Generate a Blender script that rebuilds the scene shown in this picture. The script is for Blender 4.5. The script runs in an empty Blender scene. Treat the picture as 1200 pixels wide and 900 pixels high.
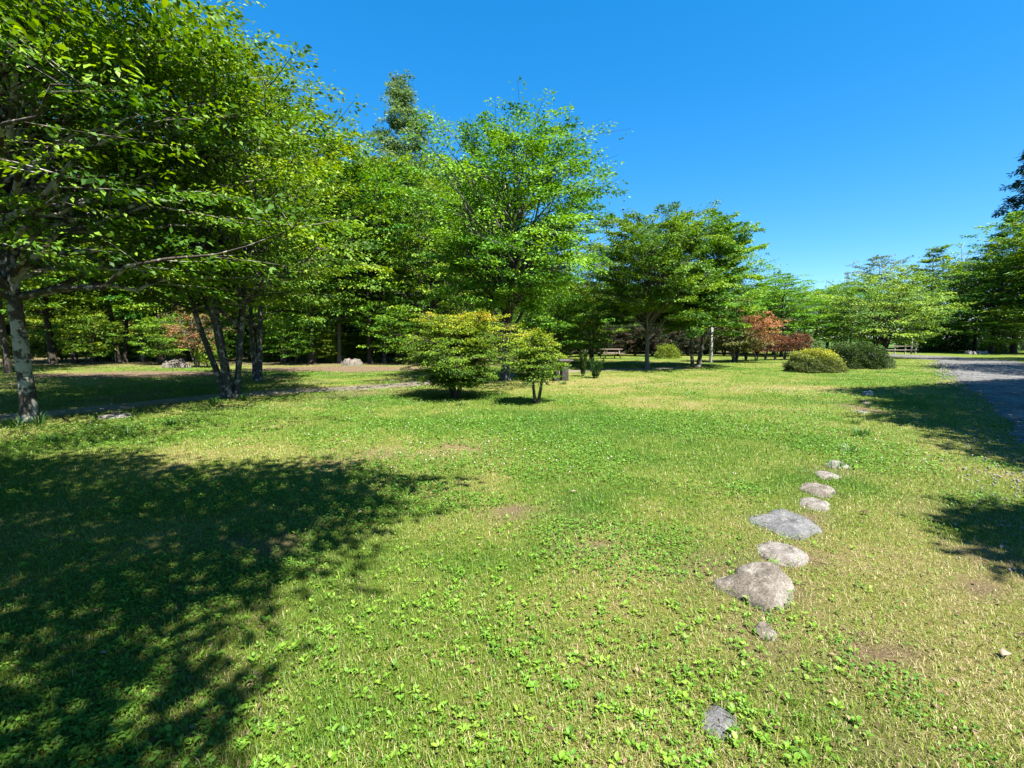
import bpy, math, random
import numpy as np
from mathutils import Vector
S = bpy.context.scene
COL = S.collection
R_ = math.radians

# ------------------------------------------------------------------ camera, sky, sun, exposure
CAM_H, PITCH, FPX = 1.6, math.atan(54 / 540.0), 540.0
cd = bpy.data.cameras.new('camera'); cam = bpy.data.objects.new('camera', cd); COL.objects.link(cam)
cam.location = (0, 0, CAM_H); cam.rotation_euler = (math.pi / 2 - PITCH, 0, 0)
cd.sensor_width = 36; cd.lens = 36 * FPX / 1200; cd.clip_start = 0.05; cd.clip_end = 4000
S.camera = cam
SUN_EL, SUN_ROT = R_(59), R_(143)
w = bpy.data.worlds.new('World'); S.world = w; w.use_nodes = True
nt = w.node_tree; bg = nt.nodes['Background']
sky = nt.nodes.new('ShaderNodeTexSky'); sky.sky_type = 'NISHITA'; sky.sun_disc = False
sky.sun_elevation = SUN_EL; sky.sun_rotation = SUN_ROT
sky.altitude = 300; sky.air_density = 0.7; sky.dust_density = 0.1; sky.ozone_density = 4.0
hs = nt.nodes.new('ShaderNodeHueSaturation'); hs.inputs['Saturation'].default_value = 1.73; hs.inputs['Value'].default_value = 1.0
gm = nt.nodes.new('ShaderNodeGamma'); gm.inputs['Gamma'].default_value = 0.62
nt.links.new(sky.outputs[0], gm.inputs['Color']); nt.links.new(gm.outputs[0], hs.inputs['Color']); nt.links.new(hs.outputs[0], bg.inputs['Color'])
bg.inputs['Strength'].default_value = 0.126
ld = bpy.data.lights.new('sun', 'SUN'); ld.energy = 5.0; ld.angle = R_(0.5); ld.color = (1.0, 0.955, 0.88)
lo = bpy.data.objects.new('sun', ld); COL.objects.link(lo)
SV = Vector((math.sin(SUN_ROT) * math.cos(SUN_EL), math.cos(SUN_ROT) * math.cos(SUN_EL), math.sin(SUN_EL)))
lo.rotation_euler = SV.to_track_quat('Z', 'Y').to_euler(); lo.location = SV * 60
S.view_settings.view_transform = 'Standard'; S.view_settings.look = 'None'
S.view_settings.exposure = 2.0; S.view_settings.gamma = 1.0; S.view_settings.use_curve_mapping = False
S.cycles.max_bounces = 8; S.cycles.diffuse_bounces = 3; S.cycles.transmission_bounces = 4; S.cycles.transparent_max_bounces = 4

# ------------------------------------------------------------------ helpers
def vnoise(x, y, scale, seed):
    x = np.asarray(x, float) / scale + 1000.5; y = np.asarray(y, float) / scale + 1000.5
    xi = np.floor(x).astype(np.int64); yi = np.floor(y).astype(np.int64)
    fx = x - xi; fy = y - yi
    fx = fx * fx * (3 - 2 * fx); fy = fy * fy * (3 - 2 * fy)
    def h(a, b):
        n = (a * 374761393 + b * 668265263 + seed * 974711) & 0x7fffffff
        n = ((n ^ (n >> 13)) * 1274126177) & 0x7fffffff
        return ((n ^ (n >> 16)) & 0xffff) / 65535.0
    return (h(xi, yi) * (1 - fx) + h(xi + 1, yi) * fx) * (1 - fy) + (h(xi, yi + 1) * (1 - fx) + h(xi + 1, yi + 1) * fx) * fy
def fbm(x, y, scale, seed, o=3):
    t = 0; a = 0.5; n = 0
    for k in range(o):
        t = t + a * vnoise(x, y, scale / 2 ** k, seed + k * 17); n += a; a *= 0.5
    return t / n
def sstep(a, b, x):
    t = np.clip((np.asarray(x, float) - a) / (b - a), 0, 1); return t * t * (3 - 2 * t)
def zg(x, y):
    """ground height: soft lawn undulation, a wooded slope rising behind the wood"""
    x = np.asarray(x, float); y = np.asarray(y, float)
    z = (vnoise(x, y, 3.1, 5) - 0.5) * 0.05 * sstep(2, 8, y) + (vnoise(x, y, 0.7, 9) - 0.5) * 0.016
    d = np.clip(y - 55 - np.clip(x, 0, 80) * 0.5, 0, 200)
    return z + 52 * sstep(0, 120, d) * sstep(25, -12, x)
def P(px, py):
    u = (px - 600) / FPX; v = (450 - py) / FPX
    s, c = math.sin(PITCH), math.cos(PITCH)
    t = CAM_H / (s - v * c)
    return (u * t, (c + v * s) * t)
def X(px, Y): return (px - 600) / FPX * Y

class Geo:
    def __init__(s): s.v = []; s.f = []; s.n = 0; s.t = []; s.c = []
    def add(s, verts, faces, tint=None, col=None):
        verts = np.asarray(verts, float); faces = np.asarray(faces, np.int64)
        s.v.append(verts); s.f.append(faces + s.n); s.n += len(verts)
        if tint is not None: s.t.append(np.asarray(tint, float))
        if col is not None: s.c.append(np.asarray(col, float))
    def tube(s, pts, rad, n=6, rough=0.0, rng=None):
        pts = np.asarray(pts, float); rad = np.asarray(rad, float); k = len(pts)
        d = np.gradient(pts, axis=0); d /= np.linalg.norm(d, axis=1)[:, None] + 1e-9
        ref = np.where(np.abs(d[:, 2:3]) > 0.9, np.array([[1., 0, 0]]), np.array([[0, 0, 1.]]))
        if np.mean(np.abs(d[:, 2])) > 0.6: ref = np.tile([[1., 0, 0]], (k, 1))
        else: ref = np.tile([[0, 0, 1.]], (k, 1))
        a = np.cross(d, ref); a /= np.linalg.norm(a, axis=1)[:, None] + 1e-9
        b = np.cross(d, a)
        th = np.arange(n) * 2 * math.pi / n
        rr = np.repeat(rad[:, None], n, 1)
        if rough and rng is not None: rr = rr * (1 + rng.normal(0, rough, rr.shape))
        ring = pts[:, None] + rr[..., None] * (np.cos(th)[None, :, None] * a[:, None] + np.sin(th)[None, :, None] * b[:, None])
        V = np.concatenate([ring.reshape(-1, 3), pts[-1:] + d[-1:] * rad[-1]])
        i = np.arange(k - 1)[:, None] * n; j = np.arange(n)[None]; j2 = (j + 1) % n
        F = np.stack([i + j, i + n + j, i + n + j2, i + j2], -1).reshape(-1, 4)
        s.add(V, F)
        s.f.append(np.stack([(k - 1) * n + np.arange(n), np.full(n, k * n), (k - 1) * n + (np.arange(n) + 1) % n], -1)[:, ::-1] + s.n - len(V))
    def build(s, name, mat, parent=None, smooth=False, loc=None):
        V = np.concatenate(s.v); me = bpy.data.meshes.new(name)
        loops = [f.ravel() for f in s.f]; sizes = [np.full(len(f), f.shape[1]) for f in s.f]
        L = np.concatenate(loops); Z = np.concatenate(sizes)
        me.vertices.add(len(V)); me.vertices.foreach_set('co', V.astype(np.float32).ravel())
        me.loops.add(len(L)); me.loops.foreach_set('vertex_index', L.astype(np.int32))
        me.polygons.add(len(Z)); st = np.concatenate([[0], np.cumsum(Z)[:-1]])
        me.polygons.foreach_set('loop_start', st.astype(np.int32))
        if smooth: me.polygons.foreach_set('use_smooth', np.ones(len(Z), bool))
        if s.t:
            a = me.attributes.new('tint', 'FLOAT', 'POINT'); a.data.foreach_set('value', np.concatenate(s.t).astype(np.float32))
        if s.c:
            c = np.concatenate(s.c); c = np.concatenate([c, np.ones((len(c), 1))], 1)
            a = me.attributes.new('col', 'FLOAT_COLOR', 'POINT'); a.data.foreach_set('color', c.astype(np.float32).ravel())
        me.update(calc_edges=True)
        if mat: me.materials.append(mat)
        o = bpy.data.objects.new(name, me); COL.objects.link(o)
        if parent: o.parent = parent
        if loc is not None: o.location = loc
        return o
def box(g, c, s, rz=0.0, taper=1.0, rx=0.0):
    x, y, z = np.array(s) / 2
    v = np.array([[-x, -y, -z], [x, -y, -z], [x, y, -z], [-x, y, -z], [-x * taper, -y * taper, z], [x * taper, -y * taper, z], [x * taper, y * taper, z], [-x * taper, y * taper, z]])
    if rx:
        ca, sa = math.cos(rx), math.sin(rx); v = v @ np.array([[1, 0, 0], [0, ca, sa], [0, -sa, ca]])
    ca, sa = math.cos(rz), math.sin(rz)
    v = v @ np.array([[ca, sa, 0], [-sa, ca, 0], [0, 0, 1]]) + np.array(c)
    g.add(v, [[0, 3, 2, 1], [4, 5, 6, 7], [0, 1, 5, 4], [1, 2, 6, 5], [2, 3, 7, 6], [3, 0, 4, 7]])
def bevel(o, wd=0.008, seg=2):
    m = o.modifiers.new('bevel', 'BEVEL'); m.width = wd; m.segments = seg; return o
def tag(o, label=None, cat=None, group=None, kind=None):
    if label: o['label'] = label
    if cat: o['category'] = cat
    if group: o['group'] = group
    if kind: o['kind'] = kind
    return o
def thing(name, label, cat, loc, rz=0.0, group=None, scale=(1, 1, 1)):
    o = bpy.data.objects.new(name, None); COL.objects.link(o); o.empty_display_size = 0.2
    o.location = loc; o.rotation_euler = (0, 0, rz); o.scale = scale
    return tag(o, label, cat, group)
def copy_thing(src, label, loc, rz, scale, group=None, cat=None, mats=None):
    r = src.copy(); COL.objects.link(r); r.location = loc; r.rotation_euler = (0, 0, rz); r.scale = scale
    r['label'] = label
    if cat: r['category'] = cat
    if group: r['group'] = group
    elif 'group' in r: del r['group']
    for ch in list(src.children):
        c = ch.copy(); COL.objects.link(c); c.parent = r
        if mats and ch.name.split('.')[0] in mats:
            c.material_slots[0].link = 'OBJECT'; c.material_slots[0].material = mats[ch.name.split('.')[0]]
    return r

# ------------------------------------------------------------------ materials
def newmat(name):
    m = bpy.data.materials.new(name); m.use_nodes = True
    n = m.node_tree.nodes; b = n['Principled BSDF']; return m, m.node_tree, b
def N(nt, t, **kw):
    n = nt.nodes.new(t)
    for k, v in kw.items():
        if k in n.inputs: n.inputs[k].default_value = v
        else: setattr(n, k, v)
    return n
def ramp(nt, stops):
    r = nt.nodes.new('ShaderNodeValToRGB'); e = r.color_ramp.elements
    while len(e) < len(stops): e.new(0.5)
    for i, (p, c) in enumerate(stops): e[i].position = p; e[i].color = (*c, 1)
    return r
def leaf_mat(name, stops, trans=0.27, rough=0.58, hue=0.02, val=0.18, spec=0.22):
    m, t, b = newmat(name); L = t.links
    a = N(t, 'ShaderNodeAttribute', attribute_name='tint')
    rp = ramp(t, [(p_, tuple(c_ * 1.02 for c_ in cc)) for p_, cc in stops]); L.new(a.outputs['Fac'], rp.inputs[0])
    oi = N(t, 'ShaderNodeObjectInfo')
    h = N(t, 'ShaderNodeHueSaturation')
    m1 = N(t, 'ShaderNodeMapRange'); m1.inputs['To Min'].default_value = 0.5 - hue; m1.inputs['To Max'].default_value = 0.5 + hue
    m2 = N(t, 'ShaderNodeMapRange'); m2.inputs['To Min'].default_value = 1 - val; m2.inputs['To Max'].default_value = 1 + val
    L.new(oi.outputs['Random'], m1.inputs[0]); L.new(oi.outputs['Random'], m2.inputs[0])
    L.new(m1.outputs[0], h.inputs['Hue']); L.new(m2.outputs[0], h.inputs['Value'])
    L.new(rp.outputs[0], h.inputs['Color']); L.new(h.outputs[0], b.inputs['Base Color'])
    b.inputs['Roughness'].default_value = rough; b.inputs['Specular IOR Level'].default_value = spec
    tr = N(t, 'ShaderNodeBsdfTranslucent')
    h2 = N(t, 'ShaderNodeHueSaturation', Hue=0.485, Saturation=1.1, Value=1.5); L.new(h.outputs[0], h2.inputs['Color']); L.new(h2.outputs[0], tr.inputs['Color'])
    mx = N(t, 'ShaderNodeMixShader'); mx.inputs[0].default_value = trans
    L.new(b.outputs[0], mx.inputs[1]); L.new(tr.outputs[0], mx.inputs[2])
    L.new(mx.outputs[0], t.nodes['Material Output'].inputs['Surface'])
    return m
def bark_mat(name, dark, light, patch=None, pscale=5.0, thr=0.55):
    m, t, b = newmat(name); L = t.links
    tc = N(t, 'ShaderNodeTexCoord'); mp = N(t, 'ShaderNodeMapping'); mp.inputs['Scale'].default_value = (1, 1, 0.35)
    L.new(tc.outputs['Object'], mp.inputs[0])
    n1 = N(t, 'ShaderNodeTexNoise', Scale=26.0, Detail=8.0, Roughness=0.7); L.new(mp.outputs[0], n1.inputs['Vector'])
    r1 = ramp(t, [(0.3, dark), (0.7, light)]); L.new(n1.outputs['Fac'], r1.inputs[0])
    out = r1.outputs[0]
    if patch:
        n2 = N(t, 'ShaderNodeTexNoise', Scale=pscale, Detail=5.0, Roughness=0.65); L.new(tc.outputs['Object'], n2.inputs['Vector'])
        r2 = ramp(t, [(thr, (0, 0, 0)), (thr + 0.06, (1, 1, 1))]); L.new(n2.outputs['Fac'], r2.inputs[0])
        mx = N(t, 'ShaderNodeMixRGB'); mx.inputs[2].default_value = (*patch, 1)
        L.new(r2.outputs[0], mx.inputs[0]); L.new(out, mx.inputs[1]); out = mx.outputs[0]
    L.new(out, b.inputs['Base Color']); b.inputs['Roughness'].default_value = 0.9; b.inputs['Specular IOR Level'].default_value = 0.15
    bp = N(t, 'ShaderNodeBump', Strength=0.8, Distance=0.02); L.new(n1.outputs['Fac'], bp.inputs['Height']); L.new(bp.outputs[0], b.inputs['Normal'])
    return m
def stone_mat(name, c1, c2, c3, sc=1.0):
    m, t, b = newmat(name); L = t.links
    tc = N(t, 'ShaderNodeTexCoord')
    n1 = N(t, 'ShaderNodeTexNoise', Scale=7.0 * sc, Detail=9.0, Roughness=0.68); L.new(tc.outputs['Object'], n1.inputs['Vector'])
    r1 = ramp(t, [(0.28, c1), (0.5, c2), (0.72, c3)]); L.new(n1.outputs['Fac'], r1.inputs[0])
    v = N(t, 'ShaderNodeTexNoise', Scale=90.0 * sc, Detail=4.0, Roughness=0.8); L.new(tc.outputs['Object'], v.inputs['Vector'])
    r2 = ramp(t, [(0.36, (0.25, 0.23, 0.22)), (0.5, (1, 1, 1)), (0.64, (1.7, 1.68, 1.62))]); L.new(v.outputs['Fac'], r2.inputs[0])
    mx = N(t, 'ShaderNodeMixRGB', blend_type='MULTIPLY'); mx.inputs[0].default_value = 0.75
    L.new(r1.outputs[0], mx.inputs[1]); L.new(r2.outputs[0], mx.inputs[2]); L.new(mx.outputs[0], b.inputs['Base Color'])
    b.inputs['Roughness'].default_value = 0.9; b.inputs['Specular IOR Level'].default_value = 0.2
    n3 = N(t, 'ShaderNodeTexNoise', Scale=16.0 * sc, Detail=6.0, Roughness=0.75); L.new(tc.outputs['Object'], n3.inputs['Vector'])
    r3 = ramp(t, [(0.59, (0, 0, 0)), (0.64, (.5, .5, .5))]); L.new(n3.outputs['Fac'], r3.inputs[0])
    mx3 = N(t, 'ShaderNodeMixRGB'); mx3.inputs[2].default_value = (.22, .215, .19, 1); L.new(r3.outputs[0], mx3.inputs[0]); L.new(mx.outputs[0], mx3.inputs[1])
    vc = N(t, 'ShaderNodeTexVoronoi', feature='DISTANCE_TO_EDGE', Scale=5.5 * sc); L.new(n1.outputs['Color'], vc.inputs['Vector']) if False else L.new(tc.outputs['Object'], vc.inputs['Vector'])
    r4 = ramp(t, [(0.0, (.3, .27, .24)), (0.018, (1, 1, 1))]); L.new(vc.outputs['Distance'], r4.inputs[0])
    mx4 = N(t, 'ShaderNodeMixRGB', blend_type='MULTIPLY'); mx4.inputs[0].default_value = .55; L.new(mx3.outputs[0], mx4.inputs[1]); L.new(r4.outputs[0], mx4.inputs[2]); L.new(mx4.outputs[0], b.inputs['Base Color'])
    ad = N(t, 'ShaderNodeMath', operation='ADD'); L.new(n1.outputs['Fac'], ad.inputs[0]); L.new(v.outputs['Fac'], ad.inputs[1])
    bp = N(t, 'ShaderNodeBump', Strength=0.6, Distance=0.015); L.new(ad.outputs[0], bp.inputs['Height']); L.new(bp.outputs[0], b.inputs['Normal'])
    return m
def plain_mat(name, c1, c2, sc=20.0, rough=0.8, stretch=(1, 1, 1)):
    m, t, b = newmat(name); L = t.links
    tc = N(t, 'ShaderNodeTexCoord'); mp = N(t, 'ShaderNodeMapping'); mp.inputs['Scale'].default_value = stretch; L.new(tc.outputs['Object'], mp.inputs[0])
    n1 = N(t, 'ShaderNodeTexNoise', Scale=sc, Detail=6.0, Roughness=0.65); L.new(mp.outputs[0], n1.inputs['Vector'])
    r1 = ramp(t, [(0.3, c1), (0.7, c2)]); L.new(n1.outputs['Fac'], r1.inputs[0]); L.new(r1.outputs[0], b.inputs['Base Color'])
    b.inputs['Roughness'].default_value = rough
    bp = N(t, 'ShaderNodeBump', Strength=0.4, Distance=0.01); L.new(n1.outputs['Fac'], bp.inputs['Height']); L.new(bp.outputs[0], b.inputs['Normal'])
    return m

G_D, G_M, G_L, G_Y = (0.028, 0.085, 0.010), (0.072, 0.170, 0.013), (0.130, 0.245, 0.017), (0.205, 0.310, 0.022)
M_wood = leaf_mat('broadleaf green', [(0, G_D), (0.4, G_M), (0.8, G_L), (1, G_Y)])
M_zelk = leaf_mat('fresh green leaf', [(0, (0.032, 0.100, 0.011)), (0.45, (0.078, 0.190, 0.015)), (1, (0.155, 0.280, 0.020))], hue=0.008)
M_near = leaf_mat('glossy cherry leaf', [(0, (0.030, 0.085, 0.008)), (0.5, (0.074, 0.165, 0.012)), (1, (0.165, 0.275, 0.018))], trans=0.33, rough=0.55, spec=0.25, hue=0.006)
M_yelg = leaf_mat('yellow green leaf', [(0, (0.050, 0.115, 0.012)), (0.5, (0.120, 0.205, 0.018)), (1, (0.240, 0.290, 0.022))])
M_bush = leaf_mat('maple bush leaf', [(0, (0.035, 0.085, 0.012)), (0.40, (0.100, 0.185, 0.012)), (0.70, (0.240, 0.290, 0.014)), (1, (0.360, 0.240, 0.035))], hue=0.0, val=0.05)
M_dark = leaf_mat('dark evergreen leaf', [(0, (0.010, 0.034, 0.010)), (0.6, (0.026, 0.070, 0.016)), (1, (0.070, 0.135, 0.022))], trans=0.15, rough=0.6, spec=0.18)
M_blue = leaf_mat('cedar needle', [(0, (0.008, 0.026, 0.014)), (0.6, (0.018, 0.050, 0.022)), (1, (0.040, 0.085, 0.030))], trans=0.08, hue=0.0)
M_grey = leaf_mat('greyish green leaf', [(0, (0.045, 0.085, 0.030)), (0.6, (0.110, 0.175, 0.055)), (1, (0.190, 0.250, 0.085))], trans=0.25)
M_pale = leaf_mat('pale layered leaf', [(0, (0.045, 0.100, 0.020)), (0.5, (0.108, 0.190, 0.022)), (1, (0.200, 0.275, 0.032))], trans=0.25, hue=0.004)
M_clip = leaf_mat('clipped bush leaf', [(0, (0.014, 0.030, 0.008)), (0.5, (0.030, 0.060, 0.012)), (0.8, (0.070, 0.130, 0.018)), (1, (0.110, 0.180, 0.022))], trans=0.15, hue=0)
M_redd = leaf_mat('photinia leaf', [(0, (0.055, 0.080, 0.018)), (0.35, (0.110, 0.125, 0.030)), (0.6, (0.125, 0.085, 0.030)), (0.8, (0.250, 0.105, 0.042)), (1, (0.330, 0.175, 0.075))], hue=0.0, val=0.05)
M_redh = leaf_mat('red hedge leaf', [(0, (0.034, 0.030, 0.014)), (0.5, (0.085, 0.040, 0.018)), (1, (0.200, 0.075, 0.032))], hue=0.0)
M_brwn = leaf_mat('bronze hedge leaf', [(0, (0.010, 0.015, 0.006)), (0.55, (0.018, 0.026, 0.008)), (0.9, (0.034, 0.034, 0.012)), (1, (0.085, 0.050, 0.026))], trans=0.15)  # bronze leaf, darkened further in place of tree shade over the hedge
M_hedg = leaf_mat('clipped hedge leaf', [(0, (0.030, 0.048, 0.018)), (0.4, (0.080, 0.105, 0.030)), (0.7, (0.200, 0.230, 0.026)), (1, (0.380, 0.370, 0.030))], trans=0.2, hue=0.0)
B_grey = bark_mat('grey bark', (0.026, 0.023, 0.020), (0.085, 0.077, 0.066), (0.24, 0.225, 0.20), 6.0, 0.54)
B_dark = bark_mat('dark bark', (0.018, 0.015, 0.012), (0.075, 0.064, 0.050))
B_peel = bark_mat('peeling pale bark', (0.022, 0.018, 0.014), (0.085, 0.072, 0.058), (0.30, 0.28, 0.235), 3.2, 0.48)
B_pale = bark_mat('pale smooth bark', (0.07, 0.063, 0.054), (0.17, 0.158, 0.14))
B_silv = bark_mat('bare grey twig', (0.20, 0.18, 0.165), (0.38, 0.35, 0.33))

# ------------------------------------------------------------------ ground maps
ROAD_L = np.array([(-6.0, -9), (-1.0, -3), (1.6, 0.0), (4.6, 3.6), (7.4, 6.9), (9.6, 9.2), (11.9, 11.7), (15.4, 16.1), (19.6, 20.7), (24.0, 25.5), (30.0, 33.0), (33.0, 40.5), (32.5, 48), (28, 58), (20, 70)], float)
ROAD_R = np.array([(-2.4, -12), (2.4, -6), (5.2, -3.0), (8.0, 0.6), (10.8, 4.0), (12.9, 6.3), (15.2, 8.8), (18.6, 13.2), (22.8, 17.8), (27.4, 22.8), (34.4, 31.0), (38.2, 40), (37.5, 49), (33, 60), (26, 73)], float)
def road_sd(x, y):
    """>0 inside the road (metres from its left edge, approx.)"""
    xl = np.interp(y, ROAD_L[:, 1], ROAD_L[:, 0]); xr = np.interp(y, ROAD_R[:, 1], ROAD_R[:, 0])
    return np.minimum((x - xl), (xr - x)) * 0.72
PATH = np.array([P(-420, 520), P(-150, 505), P(0, 489), P(150, 476), P(262, 464), P(370, 457), P(480, 450.5), P(560, 443), P(640, 436.5), P(720, 433.5), P(800, 431)], float)
def path_d(x, y):
    x = np.asarray(x, float); y = np.asarray(y, float); best = np.full(x.shape, 1e9)
    for a, b in zip(PATH[:-1], PATH[1:]):
        ab = b - a; t = np.clip(((x - a[0]) * ab[0] + (y - a[1]) * ab[1]) / (ab @ ab), 0, 1)
        best = np.minimum(best, np.hypot(x - a[0] - t * ab[0], y - a[1] - t * ab[1]))
    return best
def blob(x, y, px, py, rx, ry):
    c = P(px, py); return np.exp(-((x - c[0]) / rx) ** 2 - ((y - c[1]) / ry) ** 2)
DRY_SPOTS = [(882, 692, .36, .26), (916, 650, .30, .18), (920, 614, .38, .2), (954, 590, .2, .11), (957, 575, .2, .11), (893, 742, .13, .1), (843, 850, .2, .15), (600, 600, .22, .16), (560, 575, .2, .13), (830, 665, .30, .22), (1145, 685, .2, .12), (845, 800, .3, .22), (870, 745, .2, .12), (900, 650, .2, .1), (945, 605, .2, .1), (1040, 770, .2, .08), (700, 840, .2, .1),
             (500, 532, .8, .5), (965, 552, .3, .2), (1010, 480, .3, .9), (740, 800, .2, .15), (680, 640, .25, .1), (760, 835, .18, .12), (300, 640, .5, .3), (150, 700, .4, .3)]
def soil_map(x, y):
    n = fbm(x, y, 0.55, 31, 4); s = np.zeros(np.shape(x))
    for px, py, rx, ry in DRY_SPOTS: s = np.maximum(s, blob(x, y, px, py, rx, ry) * 1.25)
    s = s * sstep(0.25, 0.6, n)
    s = np.maximum(s, 0.75 * sstep(0.60, 0.74, fbm(x, y, 0.9, 77, 4)) * sstep(6, 2, y))
    wood = .8 * sstep(25.5, 27.5, y + (n - 0.5) * 2 + 0.03 * x) * sstep(1.5, -1.5, x - (y - 27) * 0.1)
    wood = np.maximum(wood, sstep(46, 50, y + (n - .5) * 3) * sstep(30, 20, x))
    s = np.maximum(s, .5 * sstep(.45, .7, fbm(x, y, 1.4, 87, 4)) * sstep(11, 13, y - .25 * x) * sstep(-1, -4, x))
    s = np.maximum(s, .75 * np.exp(-(path_d(x, y) / 1.0) ** 2) * sstep(.3, .6, n))
    pit = np.maximum(blob(x, y, 150, 439, 4.6, 1.7), blob(x, y, 395, 432, 4.4, 2.0)) * 1.9
    s = np.maximum(s, np.maximum(wood, sstep(0.35, 0.8, pit + (n - 0.5) * 0.5)))
    return np.clip(s, 0, 1) * sstep(62, 54, y)
def dry_map(x, y):
    d = 0.46 + 1.0 * (fbm(x, y, 2.6, 41, 4) - 0.5) + 0.8 * (fbm(x, y, 0.5, 43, 3) - 0.5)
    d = d + 0.45 * blob(x, y, 760, 447, 5.5, 2.2) + 0.35 * blob(x, y, 480, 525, 1.5, 1.0) + 0.28 * blob(x, y, 1100, 700, 1.3, 1.6) + 0.3 * blob(x, y, 900, 458, 4, 1.5)
    d = d - 0.30 * blob(x, y, 760, 497, 4.2, 1.6) - 0.35 * blob(x, y, 700, 590, 0.9, 0.8) - 0.2 * blob(x, y, 880, 560, .9, .9) - 0.35 * blob(x, y, 500, 465, 4, 1.2)
    return np.clip(d, 0, 1) * sstep(66, 56, y)
def clov_map(x, y):
    c = fbm(x, y, 1.3, 61, 4) - 0.52
    c = c + 0.30 * blob(x, y, 760, 497, 4.0, 1.5) + 0.22 * blob(x, y, 700, 595, .9, .6) + 0.25 * blob(x, y, 850, 575, 1.0, .8) + 0.25 * blob(x, y, 980, 515, .6, 1.2) + 0.15 * blob(x, y, 620, 540, 1, .5)
    return sstep(0.0, 0.16, c)

def axis(lo, dlo, dhi, hi, step, far):
    mid = np.arange(dlo, dhi + 1e-6, step)
    k = np.arange(1, far + 1)
    up = dhi + (hi - dhi) * (k / far) ** 2.5 + k * 0.02
    dn = dlo - (dlo - lo) * (k / far) ** 2.5 - k * 0.02
    return np.concatenate([dn[::-1], mid, up])
gx = axis(-900, -34, 40, 900, 0.2, 34); gy = axis(-120, 0.8, 34, 1500, 0.2, 40)
GX, GY = np.meshgrid(gx, gy); GZ = zg(GX, GY)
g = Geo(); ny, nx = GX.shape
i = (np.arange(ny - 1)[:, None] * nx + np.arange(nx - 1)[None]).ravel()
soil = soil_map(GX, GY).ravel(); dry = dry_map(GX, GY).ravel()
g.add(np.stack([GX, GY, GZ], -1).reshape(-1, 3), np.stack([i, i + 1, i + nx + 1, i + nx], -1), col=np.stack([soil, dry, clov_map(GX, GY).ravel()], -1))
m, t, b = newmat('lawn ground'); L = t.links
at = N(t, 'ShaderNodeAttribute', attribute_name='col'); sp = N(t, 'ShaderNodeSeparateColor'); L.new(at.outputs['Color'], sp.inputs[0])
tc = N(t, 'ShaderNodeTexCoord')
n1 = N(t, 'ShaderNodeTexNoise', Scale=9.0, Detail=8.0, Roughness=0.75); L.new(tc.outputs['Object'], n1.inputs['Vector'])
n2 = N(t, 'ShaderNodeTexNoise', Scale=70.0, Detail=5.0, Roughness=0.75); L.new(tc.outputs['Object'], n2.inputs['Vector'])
ad = N(t, 'ShaderNodeMath', operation='ADD'); L.new(sp.outputs[1], ad.inputs[0])
mm = N(t, 'ShaderNodeMapRange'); mm.inputs['To Min'].default_value = -0.8; mm.inputs['To Max'].default_value = 0.8; L.new(n1.outputs['Fac'], mm.inputs[0]); L.new(mm.outputs[0], ad.inputs[1])
gr = ramp(t, [(0.0, (0.040, 0.095, 0.012)), (0.45, (0.098, 0.138, 0.021)), (0.8, (0.165, 0.160, 0.042)), (1.0, (0.20, 0.165, 0.070))]); L.new(ad.outputs[0], gr.inputs[0])
so = ramp(t, [(0.3, (0.065, 0.043, 0.028)), (0.55, (0.150, 0.105, 0.068)), (0.75, (0.215, 0.165, 0.11))]); L.new(n2.outputs['Fac'], so.inputs[0])
mx = N(t, 'ShaderNodeMixRGB'); L.new(sp.outputs[0], mx.inputs[0]); L.new(gr.outputs[0], mx.inputs[1]); L.new(so.outputs[0], mx.inputs[2])
dk = ramp(t, [(0.3, (0.45, 0.45, 0.45)), (0.6, (1.1, 1.1, 1.1))]); L.new(n2.outputs['Fac'], dk.inputs[0])
mu = N(t, 'ShaderNodeMixRGB', blend_type='MULTIPLY'); mu.inputs[0].default_value = 0.8; L.new(mx.outputs[0], mu.inputs[1]); L.new(dk.outputs[0], mu.inputs[2])
L.new(mu.outputs[0], b.inputs['Base Color']); b.inputs['Roughness'].default_value = 1.0; b.inputs['Specular IOR Level'].default_value = 0.05
bp = N(t, 'ShaderNodeBump', Strength=0.9, Distance=0.03); L.new(n2.outputs['Fac'], bp.inputs['Height']); L.new(bp.outputs[0], b.inputs['Normal'])
ground = tag(g.build('ground', m, smooth=True), kind='structure')

# gravel road and dirt path: irregular edged sheets just above the ground
m, t, b = newmat('grey gravel'); L = t.links
tc = N(t, 'ShaderNodeTexCoord')
n1 = N(t, 'ShaderNodeTexNoise', Scale=1.1, Detail=6.0, Roughness=0.7); L.new(tc.outputs['Object'], n1.inputs['Vector'])
vo = N(t, 'ShaderNodeTexVoronoi', Scale=38.0); L.new(tc.outputs['Object'], vo.inputs['Vector'])
r1 = ramp(t, [(0.32, (0.058, 0.057, 0.055)), (0.5, (0.100, 0.098, 0.094)), (0.68, (0.150, 0.146, 0.136))]); L.new(n1.outputs['Fac'], r1.inputs[0])
hv = N(t, 'ShaderNodeSeparateColor'); L.new(vo.outputs['Color'], hv.inputs[0])
r2 = ramp(t, [(0.0, (0.3, 0.3, 0.3)), (1.0, (1.7, 1.7, 1.7))]); L.new(hv.outputs[0], r2.inputs[0])
mu = N(t, 'ShaderNodeMixRGB', blend_type='MULTIPLY'); mu.inputs[0].default_value = 1.0; L.new(r1.outputs[0], mu.inputs[1]); L.new(r2.outputs[0], mu.inputs[2])
L.new(mu.outputs[0], b.inputs['Base Color']); b.inputs['Roughness'].default_value = 0.95; b.inputs['Specular IOR Level'].default_value = 0.1
bp = N(t, 'ShaderNodeBump', Strength=0.7, Distance=0.02, invert=True); L.new(vo.outputs['Distance'], bp.inputs['Height']); L.new(bp.outputs[0], b.inputs['Normal'])
M_road = m
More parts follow.
